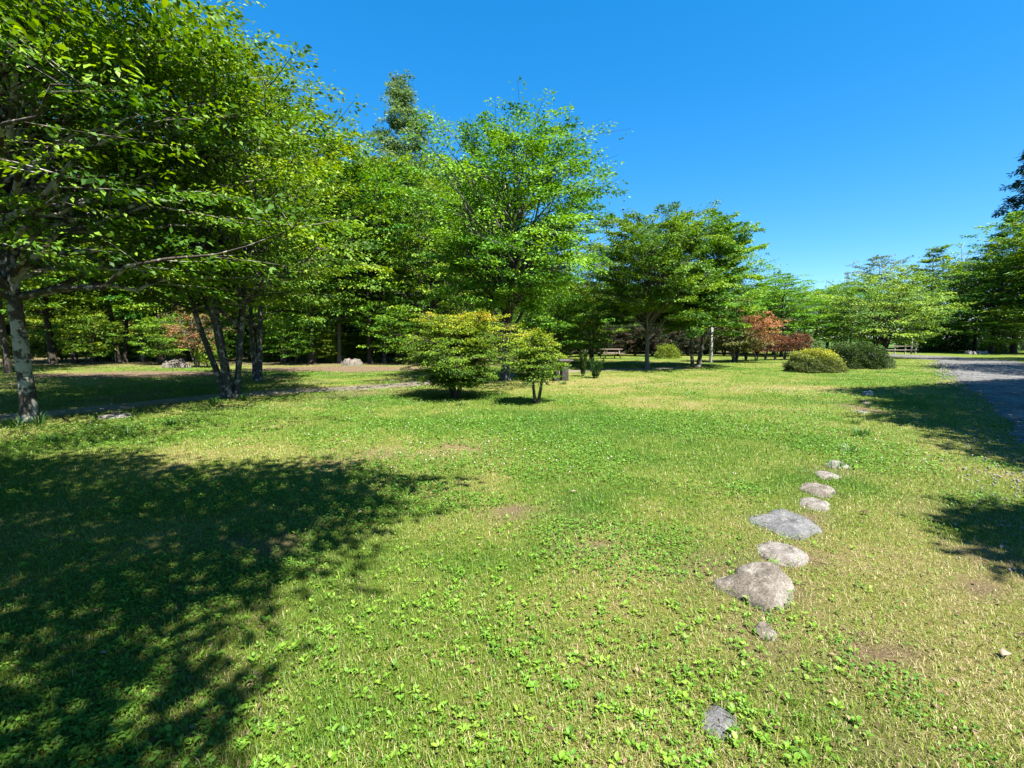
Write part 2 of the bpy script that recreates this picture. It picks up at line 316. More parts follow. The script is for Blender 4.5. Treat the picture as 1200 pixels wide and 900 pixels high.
M_path = plain_mat('bare earth path', (0.075, 0.062, 0.040), (0.16, 0.14, 0.092), 14.0, 1.0)
def ribbon(name, mat, Lp, Rp, step, lift, jit, seed):
    def res(p):
        d = np.concatenate([[0], np.cumsum(np.hypot(*np.diff(p, axis=0).T))]); return d, p
    n = int(np.sum(np.hypot(*np.diff((Lp + Rp) / 2, axis=0).T)) / step)
    s = np.linspace(0, len(Lp) - 1, n); k = np.arange(len(Lp))
    Lx = np.stack([np.interp(s, k, Lp[:, 0]), np.interp(s, k, Lp[:, 1])], -1); Rx = np.stack([np.interp(s, k, Rp[:, 0]), np.interp(s, k, Rp[:, 1])], -1)
    q = np.linspace(0, 1, 13)
    V = Lx[:, None] * (1 - q)[None, :, None] + Rx[:, None] * q[None, :, None]
    jl = (fbm(Lx[:, 0], Lx[:, 1], 0.9, seed) - 0.5) * 2 * jit; jr = (fbm(Rx[:, 0], Rx[:, 1], 0.9, seed + 3) - 0.5) * 2 * jit
    dirn = (Rx - Lx) / (np.linalg.norm(Rx - Lx, axis=1)[:, None] + 1e-9)
    V[:, 0] += dirn * jl[:, None]; V[:, -1] += dirn * jr[:, None]
    z = zg(V[..., 0], V[..., 1]) + lift
    z[:, 0] -= lift * 2.5; z[:, -1] -= lift * 2.5
    V3 = np.concatenate([V, z[..., None]], -1)
    i = (np.arange(n - 1)[:, None] * 13 + np.arange(12)[None]).ravel()
    g = Geo(); g.add(V3.reshape(-1, 3), np.stack([i, i + 1, i + 14, i + 13], -1))
    return tag(g.build(name, mat, smooth=True), kind='structure')
ribbon('road', M_road, ROAD_L, ROAD_R, 0.2, 0.022, 0.8, 7)
pn = np.gradient(PATH, axis=0); pn /= np.linalg.norm(pn, axis=1)[:, None]; pn = np.stack([-pn[:, 1], pn[:, 0]], -1)
ribbon('path', M_path, PATH + pn * 0.62, PATH - pn * 0.55, 0.15, 0.010, 0.55, 15)

# ------------------------------------------------------------------ leaves and trees
def nrm(a): return a / (np.linalg.norm(a, axis=-1, keepdims=True) + 1e-9)
def add_leaves(g, pos, ax, nor, size, asp, tint, fine=False):
    n = len(pos); ax = nrm(ax); b = nrm(np.cross(nor, ax)); c = np.cross(ax, b)
    L = size[:, None]; W = L * asp * 0.5
    if fine:
        tip = pos + ax * L - c * L * 0.12
        a1 = pos + ax * L * 0.28; a2 = pos + ax * L * 0.66 - c * L * 0.02
        up = c * W * 0.35
        V = np.stack([pos, a1 + b * W * 0.85 + up, a2 + b * W * 0.8 + up, tip, a2 - b * W * 0.8 + up, a1 - b * W * 0.85 + up, a2], 1)
        k = np.arange(n)[:, None] * 7
        F = np.concatenate([k + np.array([[0, 1, 2, 6]]), k + np.array([[6, 2, 3, 4]]), k + np.array([[0, 6, 4, 5]])])
        g.add(V.reshape(-1, 3), F, tint=np.repeat(tint, 7))
    else:
        up = c * W * 0.3
        V = np.stack([pos, pos + ax * L * 0.45 + b * W + up, pos + ax * L - c * L * 0.08, pos + ax * L * 0.45 - b * W + up], 1)
        k = np.arange(n)[:, None] * 4
        g.add(V.reshape(-1, 3), k + np.array([[0, 1, 2, 3]]), tint=np.repeat(tint, 4))

PROF = {'vase': ([0, .15, .4, .65, .85, 1], [.55, .78, .98, 1.0, .72, .25]),
        'round': ([0, .2, .45, .7, .9, 1], [.6, .92, 1, .85, .55, .2]),
        'umbr': ([0, .2, .5, .75, .92, 1], [.75, .95, 1.0, .92, .65, .3]),
        'tall': ([0, .1, .35, .6, .85, 1], [.5, .85, 1, .75, .42, .08]),
        'cone': ([0, .08, .3, .6, .9, 1], [.85, 1, .82, .5, .16, .04]),
        'bush': ([0, .1, .35, .65, .9, 1], [.35, .72, 1, 1, .80, .5])}
def bez(p0, p1, p2, k):
    t = np.linspace(0, 1, k)[:, None]; return p0 * (1 - t) ** 2 + 2 * p1 * t * (1 - t) + p2 * t * t
def gen_tree(seed, H, Hc, R, prof='round', stems=1, tr=0.15, spread=0.5, lean=(0, 0), nb=60, nsec=5, nl=45, leaf=0.11, asp=0.5, width=0.18, thick=0.05,
             elev=(8, 55), twig=True, fine=False, shift=(0, 0), tintfn=None, droop=0.25, rmin=0.45, extra=(), bsides=5, flare=1.5, squash=1.0, seclen=(.22, .42), nosym=0.16, dens=2.9, lsc=.97, tiers=0):
    """a trunk with limbs (one mesh) and a crown of flat leaf sprays (one mesh), both grown from the root at the origin"""
    rng = np.random.default_rng(seed); W = Geo(); C = Geo()
    nl = int(nl * dens); leaf = leaf * lsc
    paths = []
    for s in range(stems):
        az = s * 2 * math.pi / stems + rng.uniform(-.5, .5)
        off = np.array([math.cos(az), math.sin(az), 0])
        top = np.array([lean[0], lean[1], 0]) + off * (spread * R if stems > 1 else rng.uniform(0, .15) * R * 0.3)
        hh = H * rng.uniform(.86, .94) if stems == 1 else H * rng.uniform(.7, .92)
        k = 12; t = np.linspace(0, 1, k)
        base = off * (tr * 1.1 if stems > 1 else 0)
        pts = base[None] * (1 - t[:, None]) + top[None] * (t[:, None] ** (1.3 if stems == 1 else 0.95)) + np.array([0, 0, 1])[None] * (t[:, None] * hh)
        wob = np.cumsum(rng.normal(0, .02 * H / k * 2.2, (k, 2)), 0); wob -= wob[0]; pts[:, :2] += wob * (t[:, None] ** .7)
        pts[0, 2] = -0.15
        r0 = tr * (1 if stems == 1 else rng.uniform(.6, 1.0))
        rad = r0 * (1 - t) ** .85 * 0.92 + 0.012
        kk = 30; tt = np.linspace(0, 1, kk); P3 = np.stack([np.interp(tt, t, pts[:, q]) for q in range(3)], -1)
        rr = np.interp(tt, t, rad); rr[0] *= flare; rr[1] *= 1 + (flare - 1) * .3
        W.tube(P3, rr, 10 if tr > .08 else 7, 0.05, rng)
        paths.append((P3, rr))
    px, py = PROF[prof]
    secs = []     # p0, p1
    def limb(p0, p2, r0, up=0.35, sub=nsec, tmin=.3, lmax=1.3):
        mid = (p0 + p2) / 2 + np.array([0, 0, 1]) * (np.linalg.norm(p2 - p0) * up * 0.3 + .16 * max(0, p2[2] - p0[2])) + rng.normal(0, .06, 3) * np.linalg.norm(p2 - p0)
        k = 8; B = bez(p0, mid, p2, k); B[1:-1] += rng.normal(0, .02, (k - 2, 3)) * np.linalg.norm(p2 - p0)
        W.tube(B, np.linspace(r0, 0.006, k), bsides)
        Lb = np.linalg.norm(p2 - p0)
        for q in range(sub):
            tq = rng.uniform(tmin, 1.0) if q else 1.0
            a = np.array([np.interp(tq * (k - 1), np.arange(k), B[:, d]) for d in range(3)])
            d = B[-1] - B[int(min(k - 2, tq * (k - 1) * .8))]; d = d / (np.linalg.norm(d) + 1e-6)
            ang = (rng.uniform(25, 80) * (1 if q % 2 else -1) if q else rng.uniform(-20, 20)) * math.pi / 180
            ca, sa = math.cos(ang), math.sin(ang)
            d = np.array([d[0] * ca - d[1] * sa, d[0] * sa + d[1] * ca, d[2] * .55 + rng.normal(.0, .13)]); d /= np.linalg.norm(d) + 1e-6
            l = min(max(Lb * rng.uniform(*seclen), .25), lmax)
            e = a + d * l
            secs.append((a, e))
            if twig: W.tube(bez(a, (a + e) / 2 + rng.normal(0, .03, 3), e, 4), np.linspace(.010, .003, 4), 3)
    for bi in range(nb):
        rel = ((bi + rng.uniform(0, 1)) / nb) ** 0.9
        if tiers: rel = min(.98, max(.01, (math.floor(rel * tiers) + .5 + rng.normal(0, .24)) / tiers))
        az = bi * 2.39996 + rng.uniform(-.5, .5)
        er = R * np.interp(rel, px, py) * (1 + nosym * math.sin(az * 2 + seed) + nosym * math.sin(az * 3 + rel * 5 + seed * 2.1))
        er *= rng.uniform(rmin, 1.06) ** .7
        P3, rr = paths[bi % stems]
        zt = Hc + rel * (H - Hc)
        tip = np.array([shift[0] * rel + lean[0] * rel + math.cos(az) * er, shift[1] * rel + lean[1] * rel + math.sin(az) * er * squash, zt + rng.normal(0, .02 * H)])
        el = math.tan(math.radians(elev[0] + (elev[1] - elev[0]) * rel + rng.normal(0, 5)))
        hz = np.hypot(*(tip[:2] - np.array([np.interp(zt, P3[:, 2], P3[:, 0]), np.interp(zt, P3[:, 2], P3[:, 1])])))
        zs = min(max(zt - hz * el, Hc * rng.uniform(.55, 1.15)), P3[-1, 2] * .98)
        st = np.array([np.interp(zs, P3[:, 2], P3[:, q]) for q in range(3)])
        rs = np.interp(zs, P3[:, 2], rr)
        limb(st, tip, min(rs * .62, .012 + .016 * hz), up=.3)
    for p0, p2, r0, sub, *xt in extra: limb(np.array(p0, float), np.array(p2, float), r0, .15, sub, *xt)
    A = np.array([s[0] for s in secs]); E = np.array([s[1] for s in secs]); n = len(A)
    A = np.repeat(A, nl, 0); E = np.repeat(E, nl, 0); M = n * nl
    kp = rng.uniform(0, 1, M) < np.repeat(np.clip(rng.gamma(1.5, .5, n), .04, 1), nl)
    A = A[kp]; E = E[kp]; M = len(A); idn = np.repeat(np.arange(n), nl)[kp]
    tl = (.1 + 1.05 * rng.uniform(0, 1, M) ** .75)[:, None]; d = nrm(E - A); sd = nrm(np.cross(d, np.array([[0, 0, 1.]])))
    lat = rng.normal(0, width, M)[:, None] * (1.1 - .5 * np.abs(tl - .4))
    pos = A + (E - A) * tl + sd * lat + np.array([[0, 0, 1]]) * (rng.normal(0, thick, M)[:, None] - droop * lat ** 2 - droop * .3 * tl ** 2 * np.linalg.norm(E - A, axis=1)[:, None])
    ax = d * rng.uniform(.3, 1, M)[:, None] + sd * np.sign(lat) * rng.uniform(.1, 1, M)[:, None] + rng.normal(0, .25, (M, 3)); ax[:, 2] -= .28
    nor = np.array([[0, 0, 1.]]) + rng.normal(0, .56, (M, 3))
    base_t = rng.uniform(.02, .98, n)[idn]
    tint = np.clip(base_t + rng.normal(0, .16, M), 0, 1)
    if tintfn is not None: tint = np.clip(tintfn(pos, tint, rng), 0, 1)
    add_leaves(C, pos, ax, nor, leaf * rng.uniform(.65, 1.25, M), asp, tint, fine)
    return W, C
def tree(name, label, cat, x, y, spec, leafm, bark, group=None, rz=0.0, scale=(1, 1, 1), parts=('trunk', 'crown')):
    o = thing(name, label, cat, (x, y, float(zg(x, y))), rz, group, scale)
    W, C = gen_tree(**spec)
    W.build(parts[0], bark, o, smooth=True); C.build(parts[1], leafm, o)
    return o

def in_poly(x, y, poly):
    c = np.zeros(np.shape(x), bool); n = len(poly)
    for i in range(n):
        (x1, y1), (x2, y2) = poly[i], poly[(i + 1) % n]
        c ^= ((y1 > y) != (y2 > y)) & (x < (x2 - x1) * (y - y1) / (y2 - y1 + 1e-12) + x1)
    return c
def limbs_over(poly, n, h0, h1, trunk, fork, seed, sub, holes=()):
    """limb tips spread where the tree has to reach for its shade to fall on the given patch of ground"""
    rng = np.random.default_rng(seed); pw = np.array(poly); lo, hi = pw.min(0), pw.max(0); out = []; k = 0
    while len(out) < n:
        k += 1; f = np.array([(k * .7548777) % 1, (k * .5698403) % 1]); q = lo + f * (hi - lo)
        if not in_poly(q[0], q[1], poly): continue
        if any(math.hypot(q[0] - hx, q[1] - hy) < hr for hx, hy, hr in holes): continue
        h = rng.uniform(h0, h1); tip = np.array([q[0], q[1], 0]) + np.array(SV) / SV.z * h
        loc = tip - np.array([trunk[0], trunk[1], 0]); d = math.hypot(loc[0], loc[1])
        z = min(max(fork, h - d * rng.uniform(.35, .8)), h); out.append(((rng.normal(0, .08), rng.normal(0, .08), z), tuple(loc), .018 + .008 * d, sub, 1 - .5 / max(d, .6), .62))
    return out
# ---- the trees that stand out one by one
cx, cy = P(592, 446)
tree('broadleaf_tree', 'tall fresh green tree with airy crown just behind the yellow topped maple bush', 'tree', cx, cy,
     dict(seed=11, H=9.0, Hc=2.8, R=3.6, prof='vase', tr=.17, nb=125, nsec=6, nl=46, leaf=.125, asp=.5, elev=(25, 60), spread=.3, lean=(.5, 0), width=.21, droop=.5,
          extra=[((.4, 0, 6.8), (3.1, -.3, 8.7), .035, 5), ((.1, 0, 4), (-2.9, -.6, 6.6), .05, 7)]), M_zelk, B_grey)
x, y = P(758, 432)
tree('broadleaf_tree', 'green tree with straight pale trunk standing alone right of the picnic table', 'tree', x, y,
     dict(seed=23, H=7.6, Hc=2.6, R=3.5, prof='umbr', tr=.115, nb=115, nsec=5, nl=46, nosym=.08, leaf=.13, asp=.52, dens=4.4, elev=(20, 52)), M_zelk, B_pale)
x, y = P(814, 430)
tree('broadleaf_tree', 'broad domed tree forking low with dark trunk, left of the white post', 'tree', x, y,
     dict(seed=36, H=7.7, Hc=2.1, R=3.15, prof='umbr', stems=2, spread=.3, tr=.15, nb=130, nsec=5, nl=46, leaf=.13, asp=.52, dens=4.4, elev=(15, 48), nosym=.06), M_zelk, B_grey)
x, y = P(272, 466); BP = [P(*q) for q in [(70, 471), (285, 467), (300, 441), (110, 439)]]; AP = [P(*q) for q in [(-120, 486), (190, 484), (215, 464), (-80, 460)]]
tree('broadleaf_tree', 'large tree with several grey mottled stems at the left path edge', 'tree', x, y,
     dict(seed=42, H=9.0, Hc=2.5, R=3.5, prof='vase', stems=5, spread=.42, tr=.088, lean=(-.45, 0), nb=125, nsec=6, nl=40, leaf=.115, asp=.5, dens=2.3, elev=(15, 55), width=.21,
          extra=[((.5, -.1, 3), (3.6, -1.4, 3.7), .04, 8), ((.3, .1, 2.4), (3.0, .6, 3.6), .045, 7), ((-.3, -.1, 2.6), (-2.8, -1.6, 3.6), .04, 7), ((.3, -.3, 4), (2.6, -2.4, 5.0), .04, 8)] + limbs_over([P(*q) for q in [(-60, 456), (90, 457), (150, 440), (0, 437)]], 110, 6.0, 8.0, (x, y), 3.0, 44, 4) + limbs_over(BP, 100, 6.0, 8.2, (x, y), 3.0, 43, 5)), M_wood, B_grey)
x, y = P(36, 493)
tree('cherry_tree', 'near tree with peeling pale bark and one long low branch at far left', 'tree', x, y,
     dict(seed=57, H=9.5, Hc=2.6, R=4.4, prof='umbr', tr=.125, nb=120, nsec=6, nl=34, leaf=.115, asp=.5, elev=(10, 42), width=.21, lean=(-.4, 0), flare=1.25,
          extra=[((-.05, -.02, 2.35), (5.9, -1.3, 3.35), .06, 9), ((0, 0, 3.2), (3.6, -2.6, 3.7), .06, 9), ((0, 0, 4.0), (4.4, -3.0, 4.6), .06, 9), ((0, 0, 2.9), (2.2, 1.0, 3.3), .05, 7)] + limbs_over(AP, 70, 6.0, 8.2, (x, y), 3.4, 58, 5)), M_near, B_peel)
# its neighbour: leans over the photographer from the left, its leaves hang into the upper left corner, its shade lies on the near grass
GP = [P(*q) for q in [(-60, 534), (60, 538), (130, 534), (200, 556), (262, 539), (310, 551), (350, 540), (385, 563), (440, 570), (505, 575), (460, 588), (402, 598), (378, 630), (380, 655), (320, 688), (265, 715), (225, 765), (180, 795), (150, 845), (95, 905)]] + [(-1.5, 1.0), (-2.0, .1), (-6.5, .1), (-8, 3)]
HO = [P(*q) + (r,) for q, r in [((150, 545), .25), ((90, 665), .28), ((190, 655), .22), ((270, 668), .25), ((110, 730), .2), ((215, 745), .2), ((20, 570), .3), ((330, 640), .15), ((60, 800), .12), ((150, 830), .12)]]
tree('cherry_tree', 'overhanging tree whose big dark leaves fill the upper left corner', 'tree', -4.3, -1.3,
     dict(seed=63, H=8.6, Hc=5.2, R=3.2, prof='umbr', tr=.2, dens=2.3, lsc=1.0, nb=40, nsec=6, nl=34, leaf=.115, asp=.52, elev=(12, 40), width=.25, fine=True, rmin=.3,
          extra=[((-.2, .3, 3.8), (-1.3, 6.0, 5.3), .06, 12), ((0, .3, 3.4), (0.0, 6.3, 5.6), .06, 12), ((-.2, .3, 3.4), (-2.5, 5.6, 4.7), .06, 12), ((0, .3, 3.6), (-.7, 5.4, 5.0), .05, 10)]
          + limbs_over(GP, 200, 5.6, 7.6, (-4.3, -1.3), 4.2, 64, 5, HO)), M_near, B_peel)
# maples in front of the wood
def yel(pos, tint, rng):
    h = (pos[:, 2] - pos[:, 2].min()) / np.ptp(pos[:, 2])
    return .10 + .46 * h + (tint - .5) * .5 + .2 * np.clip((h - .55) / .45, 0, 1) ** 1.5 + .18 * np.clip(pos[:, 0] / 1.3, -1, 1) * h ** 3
x, y = P(534, 465)
tree('maple_bush', 'wide dense maple bush with yellow top and dark lower branches', 'bush', x, y,
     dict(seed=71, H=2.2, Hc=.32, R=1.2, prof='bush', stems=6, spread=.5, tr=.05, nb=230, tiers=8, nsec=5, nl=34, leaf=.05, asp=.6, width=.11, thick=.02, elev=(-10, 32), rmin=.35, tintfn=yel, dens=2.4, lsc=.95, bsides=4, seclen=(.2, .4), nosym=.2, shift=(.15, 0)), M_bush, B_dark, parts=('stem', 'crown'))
x, y = P(629, 473)
tree('maple_sapling', 'small open yellow green maple on two thin bare stems', 'small tree', x, y,
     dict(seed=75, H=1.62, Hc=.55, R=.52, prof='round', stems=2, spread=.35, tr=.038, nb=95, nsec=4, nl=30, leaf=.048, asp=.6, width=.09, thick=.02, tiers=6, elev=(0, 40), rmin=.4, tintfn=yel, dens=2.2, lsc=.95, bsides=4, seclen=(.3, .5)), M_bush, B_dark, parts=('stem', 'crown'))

# ---- the wood behind the path: a few kinds of tree, each built once and then copied
def proto(kind):
    sp = {'slim': dict(seed=101, dens=2.3, lsc=1.06, H=14, Hc=2.8, R=3.0, prof='tall', tr=.15, nb=75, nsec=5, nl=24, leaf=.19, asp=.5, elev=(5, 50), twig=False, width=.29, bsides=4),
          'broad': dict(seed=112, dens=2.3, lsc=1.06, H=13, Hc=2.4, R=3.7, prof='round', tr=.17, nb=85, nsec=5, nl=24, leaf=.19, asp=.52, elev=(10, 50), twig=False, width=.29, bsides=4),
          'twin': dict(seed=123, dens=2.3, lsc=1.06, H=12, Hc=2.1, R=3.3, prof='vase', stems=2, spread=.3, tr=.15, nb=80, nsec=5, nl=24, leaf=.18, asp=.5, elev=(12, 52), twig=False, width=.29, bsides=4),
          'small': dict(seed=134, dens=2.3, lsc=1.06, H=5, Hc=1.1, R=2.0, prof='umbr', stems=2, spread=.4, tr=.06, nb=55, nsec=5, nl=24, leaf=.15, asp=.52, elev=(10, 45), twig=False, width=.34, bsides=4),
          'low': dict(seed=145, dens=2.3, lsc=1.06, H=2.4, Hc=.25, R=1.5, prof='round', stems=4, spread=.5, tr=.035, nb=50, nsec=4, nl=26, leaf=.12, asp=.55, elev=(10, 50), twig=False, width=.25, bsides=4)}[kind]
    return sp
PRO = {}
def wood(kind, label, cat, px, Y, H, group=None, leafm=None, bark=None, wide=1.0, seed=None):
    rng = random.Random(int(px * 7 + Y * 131) if seed is None else seed)
    x = X(px, Y); rz = rng.uniform(0, 6.28); name = {'small': 'small_tree', 'low': 'shrub'}.get(kind, 'forest_tree')
    if kind not in PRO:
        sp = proto(kind); PRO[kind] = (thing(name, label, cat, (0, 0, 0)), sp['H'])
        W, C = gen_tree(**sp); W.build('trunk', B_dark, PRO[kind][0], smooth=True); C.build('crown', M_wood, PRO[kind][0]); o = PRO[kind][0]; new = True
    else: o = PRO[kind][0]; new = False
    k = H / PRO[kind][1]; sc = (k * wide, k * wide, k); loc = (x, Y, float(zg(x, Y)))
    mats = {}
    if leafm: mats['crown'] = leafm
    if bark: mats['trunk'] = bark
    if new and not mats:
        o.location = loc; o.rotation_euler = (0, 0, rz); o.scale = sc; tag(o, label, cat, group); return o
    if new:
        PRO[kind] = (o, PRO[kind][1]); o.location = loc; o.rotation_euler = (0, 0, rz); o.scale = sc; tag(o, label, cat, group)
        for ch in o.children:
            if ch.name.split('.')[0] in mats: ch.material_slots[0].link = 'OBJECT'; ch.material_slots[0].material = mats[ch.name.split('.')[0]]
        return o
    return copy_thing(o, label, loc, rz, sc, group, cat, mats)
GW = 'trees of the wood behind the path'
for kind, label, px, Y, H, wd, lm, bk in [
    ('slim', 'dark leaning trunk close behind the near tree with peeling bark', 8, 21, 12.5, 1, None, B_dark),
    ('broad', 'dark forked trunk at the wood edge, leftmost beyond the bare earth patch', 62, 28, 14, 1, None, B_dark),
    ('slim', 'slim dark trunk at the wood edge, first right of the peeling bark tree', 88, 29, 13, 1, None, B_dark),
    ('slim', 'slim dark trunk rising straight behind the bare earth patch', 112, 31, 14, .9, M_yelg, B_dark),
    ('twin', 'thick dark leaning trunk behind the middle of the bare earth patch', 142, 30, 14, 1, None, B_dark),
    ('slim', 'slender grey trunk behind the right end of the bare earth patch', 168, 31, 15, 1, None, B_grey),
    ('broad', 'dark trunk behind the grey rock heap at the wood edge', 190, 29.5, 14, 1, None, B_dark),
    ('slim', 'dark trunk seen just left of the red sapling', 212, 30.5, 14, .9, M_yelg, B_dark),
    ('twin', 'grey trunked tree standing right behind the tree with several mottled stems', 299, 17.2, 10.5, 1, None, B_grey),
    ('slim', 'dark straight trunk in the gap right of the mottled stems', 333, 30, 15.5, 1, None, B_dark),
    ('broad', 'dark thick trunk midway between the mottled stems and the pink boulder', 366, 29, 15.5, 1, None, B_dark),
    ('slim', 'slim pale trunk standing beside the pink boulder', 398, 29.6, 13.5, .9, None, B_pale),
    ('twin', 'dark double trunk behind the right side of the pink boulder', 433, 30, 13.3, 1, None, B_dark),
    ('twin', 'pale double trunk at the wood edge left of the yellow maple bush', 452, 30.5, 12.2, 1, None, B_grey),
    ('broad', 'shady tree behind the left half of the yellow maple bush', 505, 29, 11.2, 1, None, B_dark),
    ('broad', 'shady tree directly behind the airy tree in the middle', 556, 28, 10.8, .9, None, B_grey),
    ('twin', 'dark tree right behind the stone pedestal', 648, 29, 8.4, 1.15, None, B_dark),
    ('twin', 'dark low forking tree above the left end of the picnic table', 694, 31, 7.4, 1.2, None, B_dark)]:
    wood(kind, label, 'tree', px, Y, H, GW, lm, bk, wd)
rng = random.Random(4)
for k in range(34):
    px = -260 + k * 27 + rng.uniform(-14, 14); Y = (35, 41, 47)[k % 3] + rng.uniform(-2, 2)
    if (50 < px < 215 or 305 < px < 365) and Y < 46: Y = 50 + rng.uniform(-1.5, 3)
    H = 15 if px < 440 else 12 if px < 540 else 9.5
    wood(('slim', 'broad', 'twin')[k % 3], 'dim tree deep inside the shaded wood behind the front trunks', 'tree', px, Y, H * rng.uniform(.9, 1.1), 'trees deep in the wood', None, B_dark)
for px, Y, H, lab in [(-130, 20, 12, 'tree at the wood edge left of the peeling bark tree'), (-330, 17, 11, 'tree at the far left end of the wood edge')]:
    wood('broad', lab, 'tree', px, Y, H, GW, None, B_dark)
# sunlit understorey in the wood
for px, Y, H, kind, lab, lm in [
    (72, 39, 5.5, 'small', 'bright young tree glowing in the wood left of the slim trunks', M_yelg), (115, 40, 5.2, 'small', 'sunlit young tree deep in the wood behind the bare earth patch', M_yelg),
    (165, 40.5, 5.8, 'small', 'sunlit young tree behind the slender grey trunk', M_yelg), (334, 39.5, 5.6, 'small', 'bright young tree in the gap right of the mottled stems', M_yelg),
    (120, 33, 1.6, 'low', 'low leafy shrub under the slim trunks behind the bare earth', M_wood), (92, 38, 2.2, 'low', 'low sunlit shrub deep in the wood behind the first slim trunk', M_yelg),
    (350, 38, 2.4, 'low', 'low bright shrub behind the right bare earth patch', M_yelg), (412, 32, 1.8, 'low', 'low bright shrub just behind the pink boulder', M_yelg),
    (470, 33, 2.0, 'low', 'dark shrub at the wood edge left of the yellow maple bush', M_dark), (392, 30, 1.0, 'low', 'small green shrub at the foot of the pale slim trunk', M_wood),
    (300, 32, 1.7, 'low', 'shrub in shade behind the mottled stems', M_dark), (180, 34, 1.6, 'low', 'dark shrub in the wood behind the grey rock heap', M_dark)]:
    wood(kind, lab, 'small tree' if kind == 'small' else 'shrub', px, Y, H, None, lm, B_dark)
for k, px in enumerate(range(-150, 640, 38)):
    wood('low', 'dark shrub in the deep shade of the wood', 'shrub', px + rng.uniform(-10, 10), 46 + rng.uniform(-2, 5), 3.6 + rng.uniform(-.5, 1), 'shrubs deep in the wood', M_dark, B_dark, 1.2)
for k, (px, Y, lab) in enumerate([(20, 30, 'leafy shrub at the wood edge right of the dark leaning trunk'), (75, 32, 'leafy shrub between the two leftmost slim trunks'), (128, 33, 'leafy shrub low behind the bare earth patch'), (156, 32.5, 'leafy shrub left of the slender grey trunk'), (222, 32, 'leafy shrub behind the red sapling'), (262, 32, 'leafy shrub seen between the red sapling and the mottled stems'), (318, 31.5, 'leafy shrub just right of the mottled stems'), (345, 33, 'leafy shrub in front of the right forest gap'), (378, 32, 'leafy shrub left of the pale slim trunk'), (425, 32.5, 'leafy shrub behind the pink boulder and its right side'), (447, 31.8, 'leafy shrub under the pale double trunk'), (487, 31, 'leafy shrub peeping out left of the maple bush'), (610, 30, 'leafy shrub behind the gap between the two maples'), (640, 31, 'leafy shrub behind the small maple')]):
    wood('low', lab, 'shrub', px, Y, (1.7, 2.6, 2.1)[k % 3], 'understorey shrubs of the wood edge', (M_wood, M_yelg, M_zelk)[k % 3], B_dark, 1.1)
for k, (px, Y, H, lab) in enumerate([(104, 27.5, 3.2, 'young green tree at the wood edge behind the left of the bare earth'), (190, 27.6, 2.8, 'young green tree at the wood edge above the grey rock heap'), (347, 28, 3.0, 'young green tree in the gap between mottled stems and thick trunk'), (384, 29.5, 2.3, 'young green tree left of the pale slim trunk'), (468, 28, 3.4, 'young green tree at the left flank of the maple bush'), (652, 26.5, 4.2, 'young green tree behind the stone pedestal'), (683, 28.5, 4.0, 'young green tree behind the young upright shrubs')]):
    wood('small', lab, 'small tree', px, Y, H, 'young trees along the wood edge', (M_yelg, M_wood, M_zelk)[k % 3], B_dark, 1.05)
# red sapling and yellow slip left of the mottled tree
x, y = P(231, 431)
def redl(pos, tint, rng): return .25 + .75 * tint
tree('maple_sapling', 'reddish leaved sapling on thin pale stems at the wood edge', 'small tree', x, y,
     dict(seed=151, H=3.0, Hc=.9, R=1.15, prof='vase', stems=4, spread=.5, tr=.05, nb=50, nsec=4, nl=14, leaf=.085, asp=.6, width=.2, thick=.05, tintfn=redl, bsides=4), M_redd, B_pale, parts=('stem', 'crown'))
x, y = P(243, 431)
tree('shrub', 'narrow yellow green shrub beside the reddish sapling', 'shrub', x, y,
     dict(seed=152, H=1.25, Hc=.2, R=.26, prof='round', stems=2, spread=.3, tr=.02, nb=40, nsec=3, nl=16, leaf=.08, asp=.6, width=.08, bsides=4), M_yelg, B_dark, parts=('stem', 'crown'))
# the tall tree over the wood
tree('broadleaf_tree', 'tallest tree of the wood, slim with loose grey green crown against the sky', 'tree', X(478, 34), 34,
     dict(seed=161, H=19.0, Hc=6.5, R=3.3, prof='tall', tr=.2, nb=120, nsec=6, nl=30, leaf=.19, asp=.42, width=.3, droop=.8, elev=(15, 50), twig=False, rmin=.3), M_grey, B_dark)

# ---- middle distance, right half
x, y = P(861, 424.5)
def salmon(pos, tint, rng):
    s = pos[:, 0] / 1.9 * .9 + (pos[:, 2] - 2.0) / 1.6 * .7
    return np.clip(.28 + .62 / (1 + np.exp(-6 * (s - .42))) + (tint - .5) * .35, 0, 1)
tree('photinia_tree', 'round shrub tree with olive leaves turning salmon red on its right side', 'small tree', x, y,
     dict(seed=171, H=3.6, Hc=.9, R=2.0, prof='round', stems=3, spread=.4, tr=.07, nb=90, nsec=5, nl=26, leaf=.12, asp=.5, width=.22, thick=.06, tintfn=salmon, bsides=4, twig=False, elev=(10, 55)), M_redd, B_pale)
rh = None
for k, (px, Y) in enumerate([(862, 32.2), (874, 32.8), (886, 32.2), (897, 33.0), (908, 33.2), (919, 33.6), (930, 34.0), (940, 34.4)]):
    x = X(px, Y); lab = 'red leaved hedge shrub on bare thin stems in the row under the salmon tree' if k < 4 else 'red leaved hedge shrub on bare thin stems in the row right of the salmon tree'
    if rh is None:
        rh = thing('hedge_shrub', lab, 'shrub', (x, Y, float(zg(x, Y))), 0, 'red hedge shrubs in a row')
        W, C = gen_tree(seed=181, H=1.75, Hc=.75, R=.5, prof='round', stems=5, spread=.6, tr=.03, nb=45, nsec=3, nl=18, leaf=.09, asp=.5, width=.14, bsides=4, twig=False)
        W.build('stem', B_grey, rh, smooth=True); C.build('crown', M_redh, rh)
    else: copy_thing(rh, lab, (x, Y, float(zg(x, Y))), k * 1.3, (1, 1, 1 + .08 * math.sin(k * 2.2)), 'red hedge shrubs in a row')
bh = None
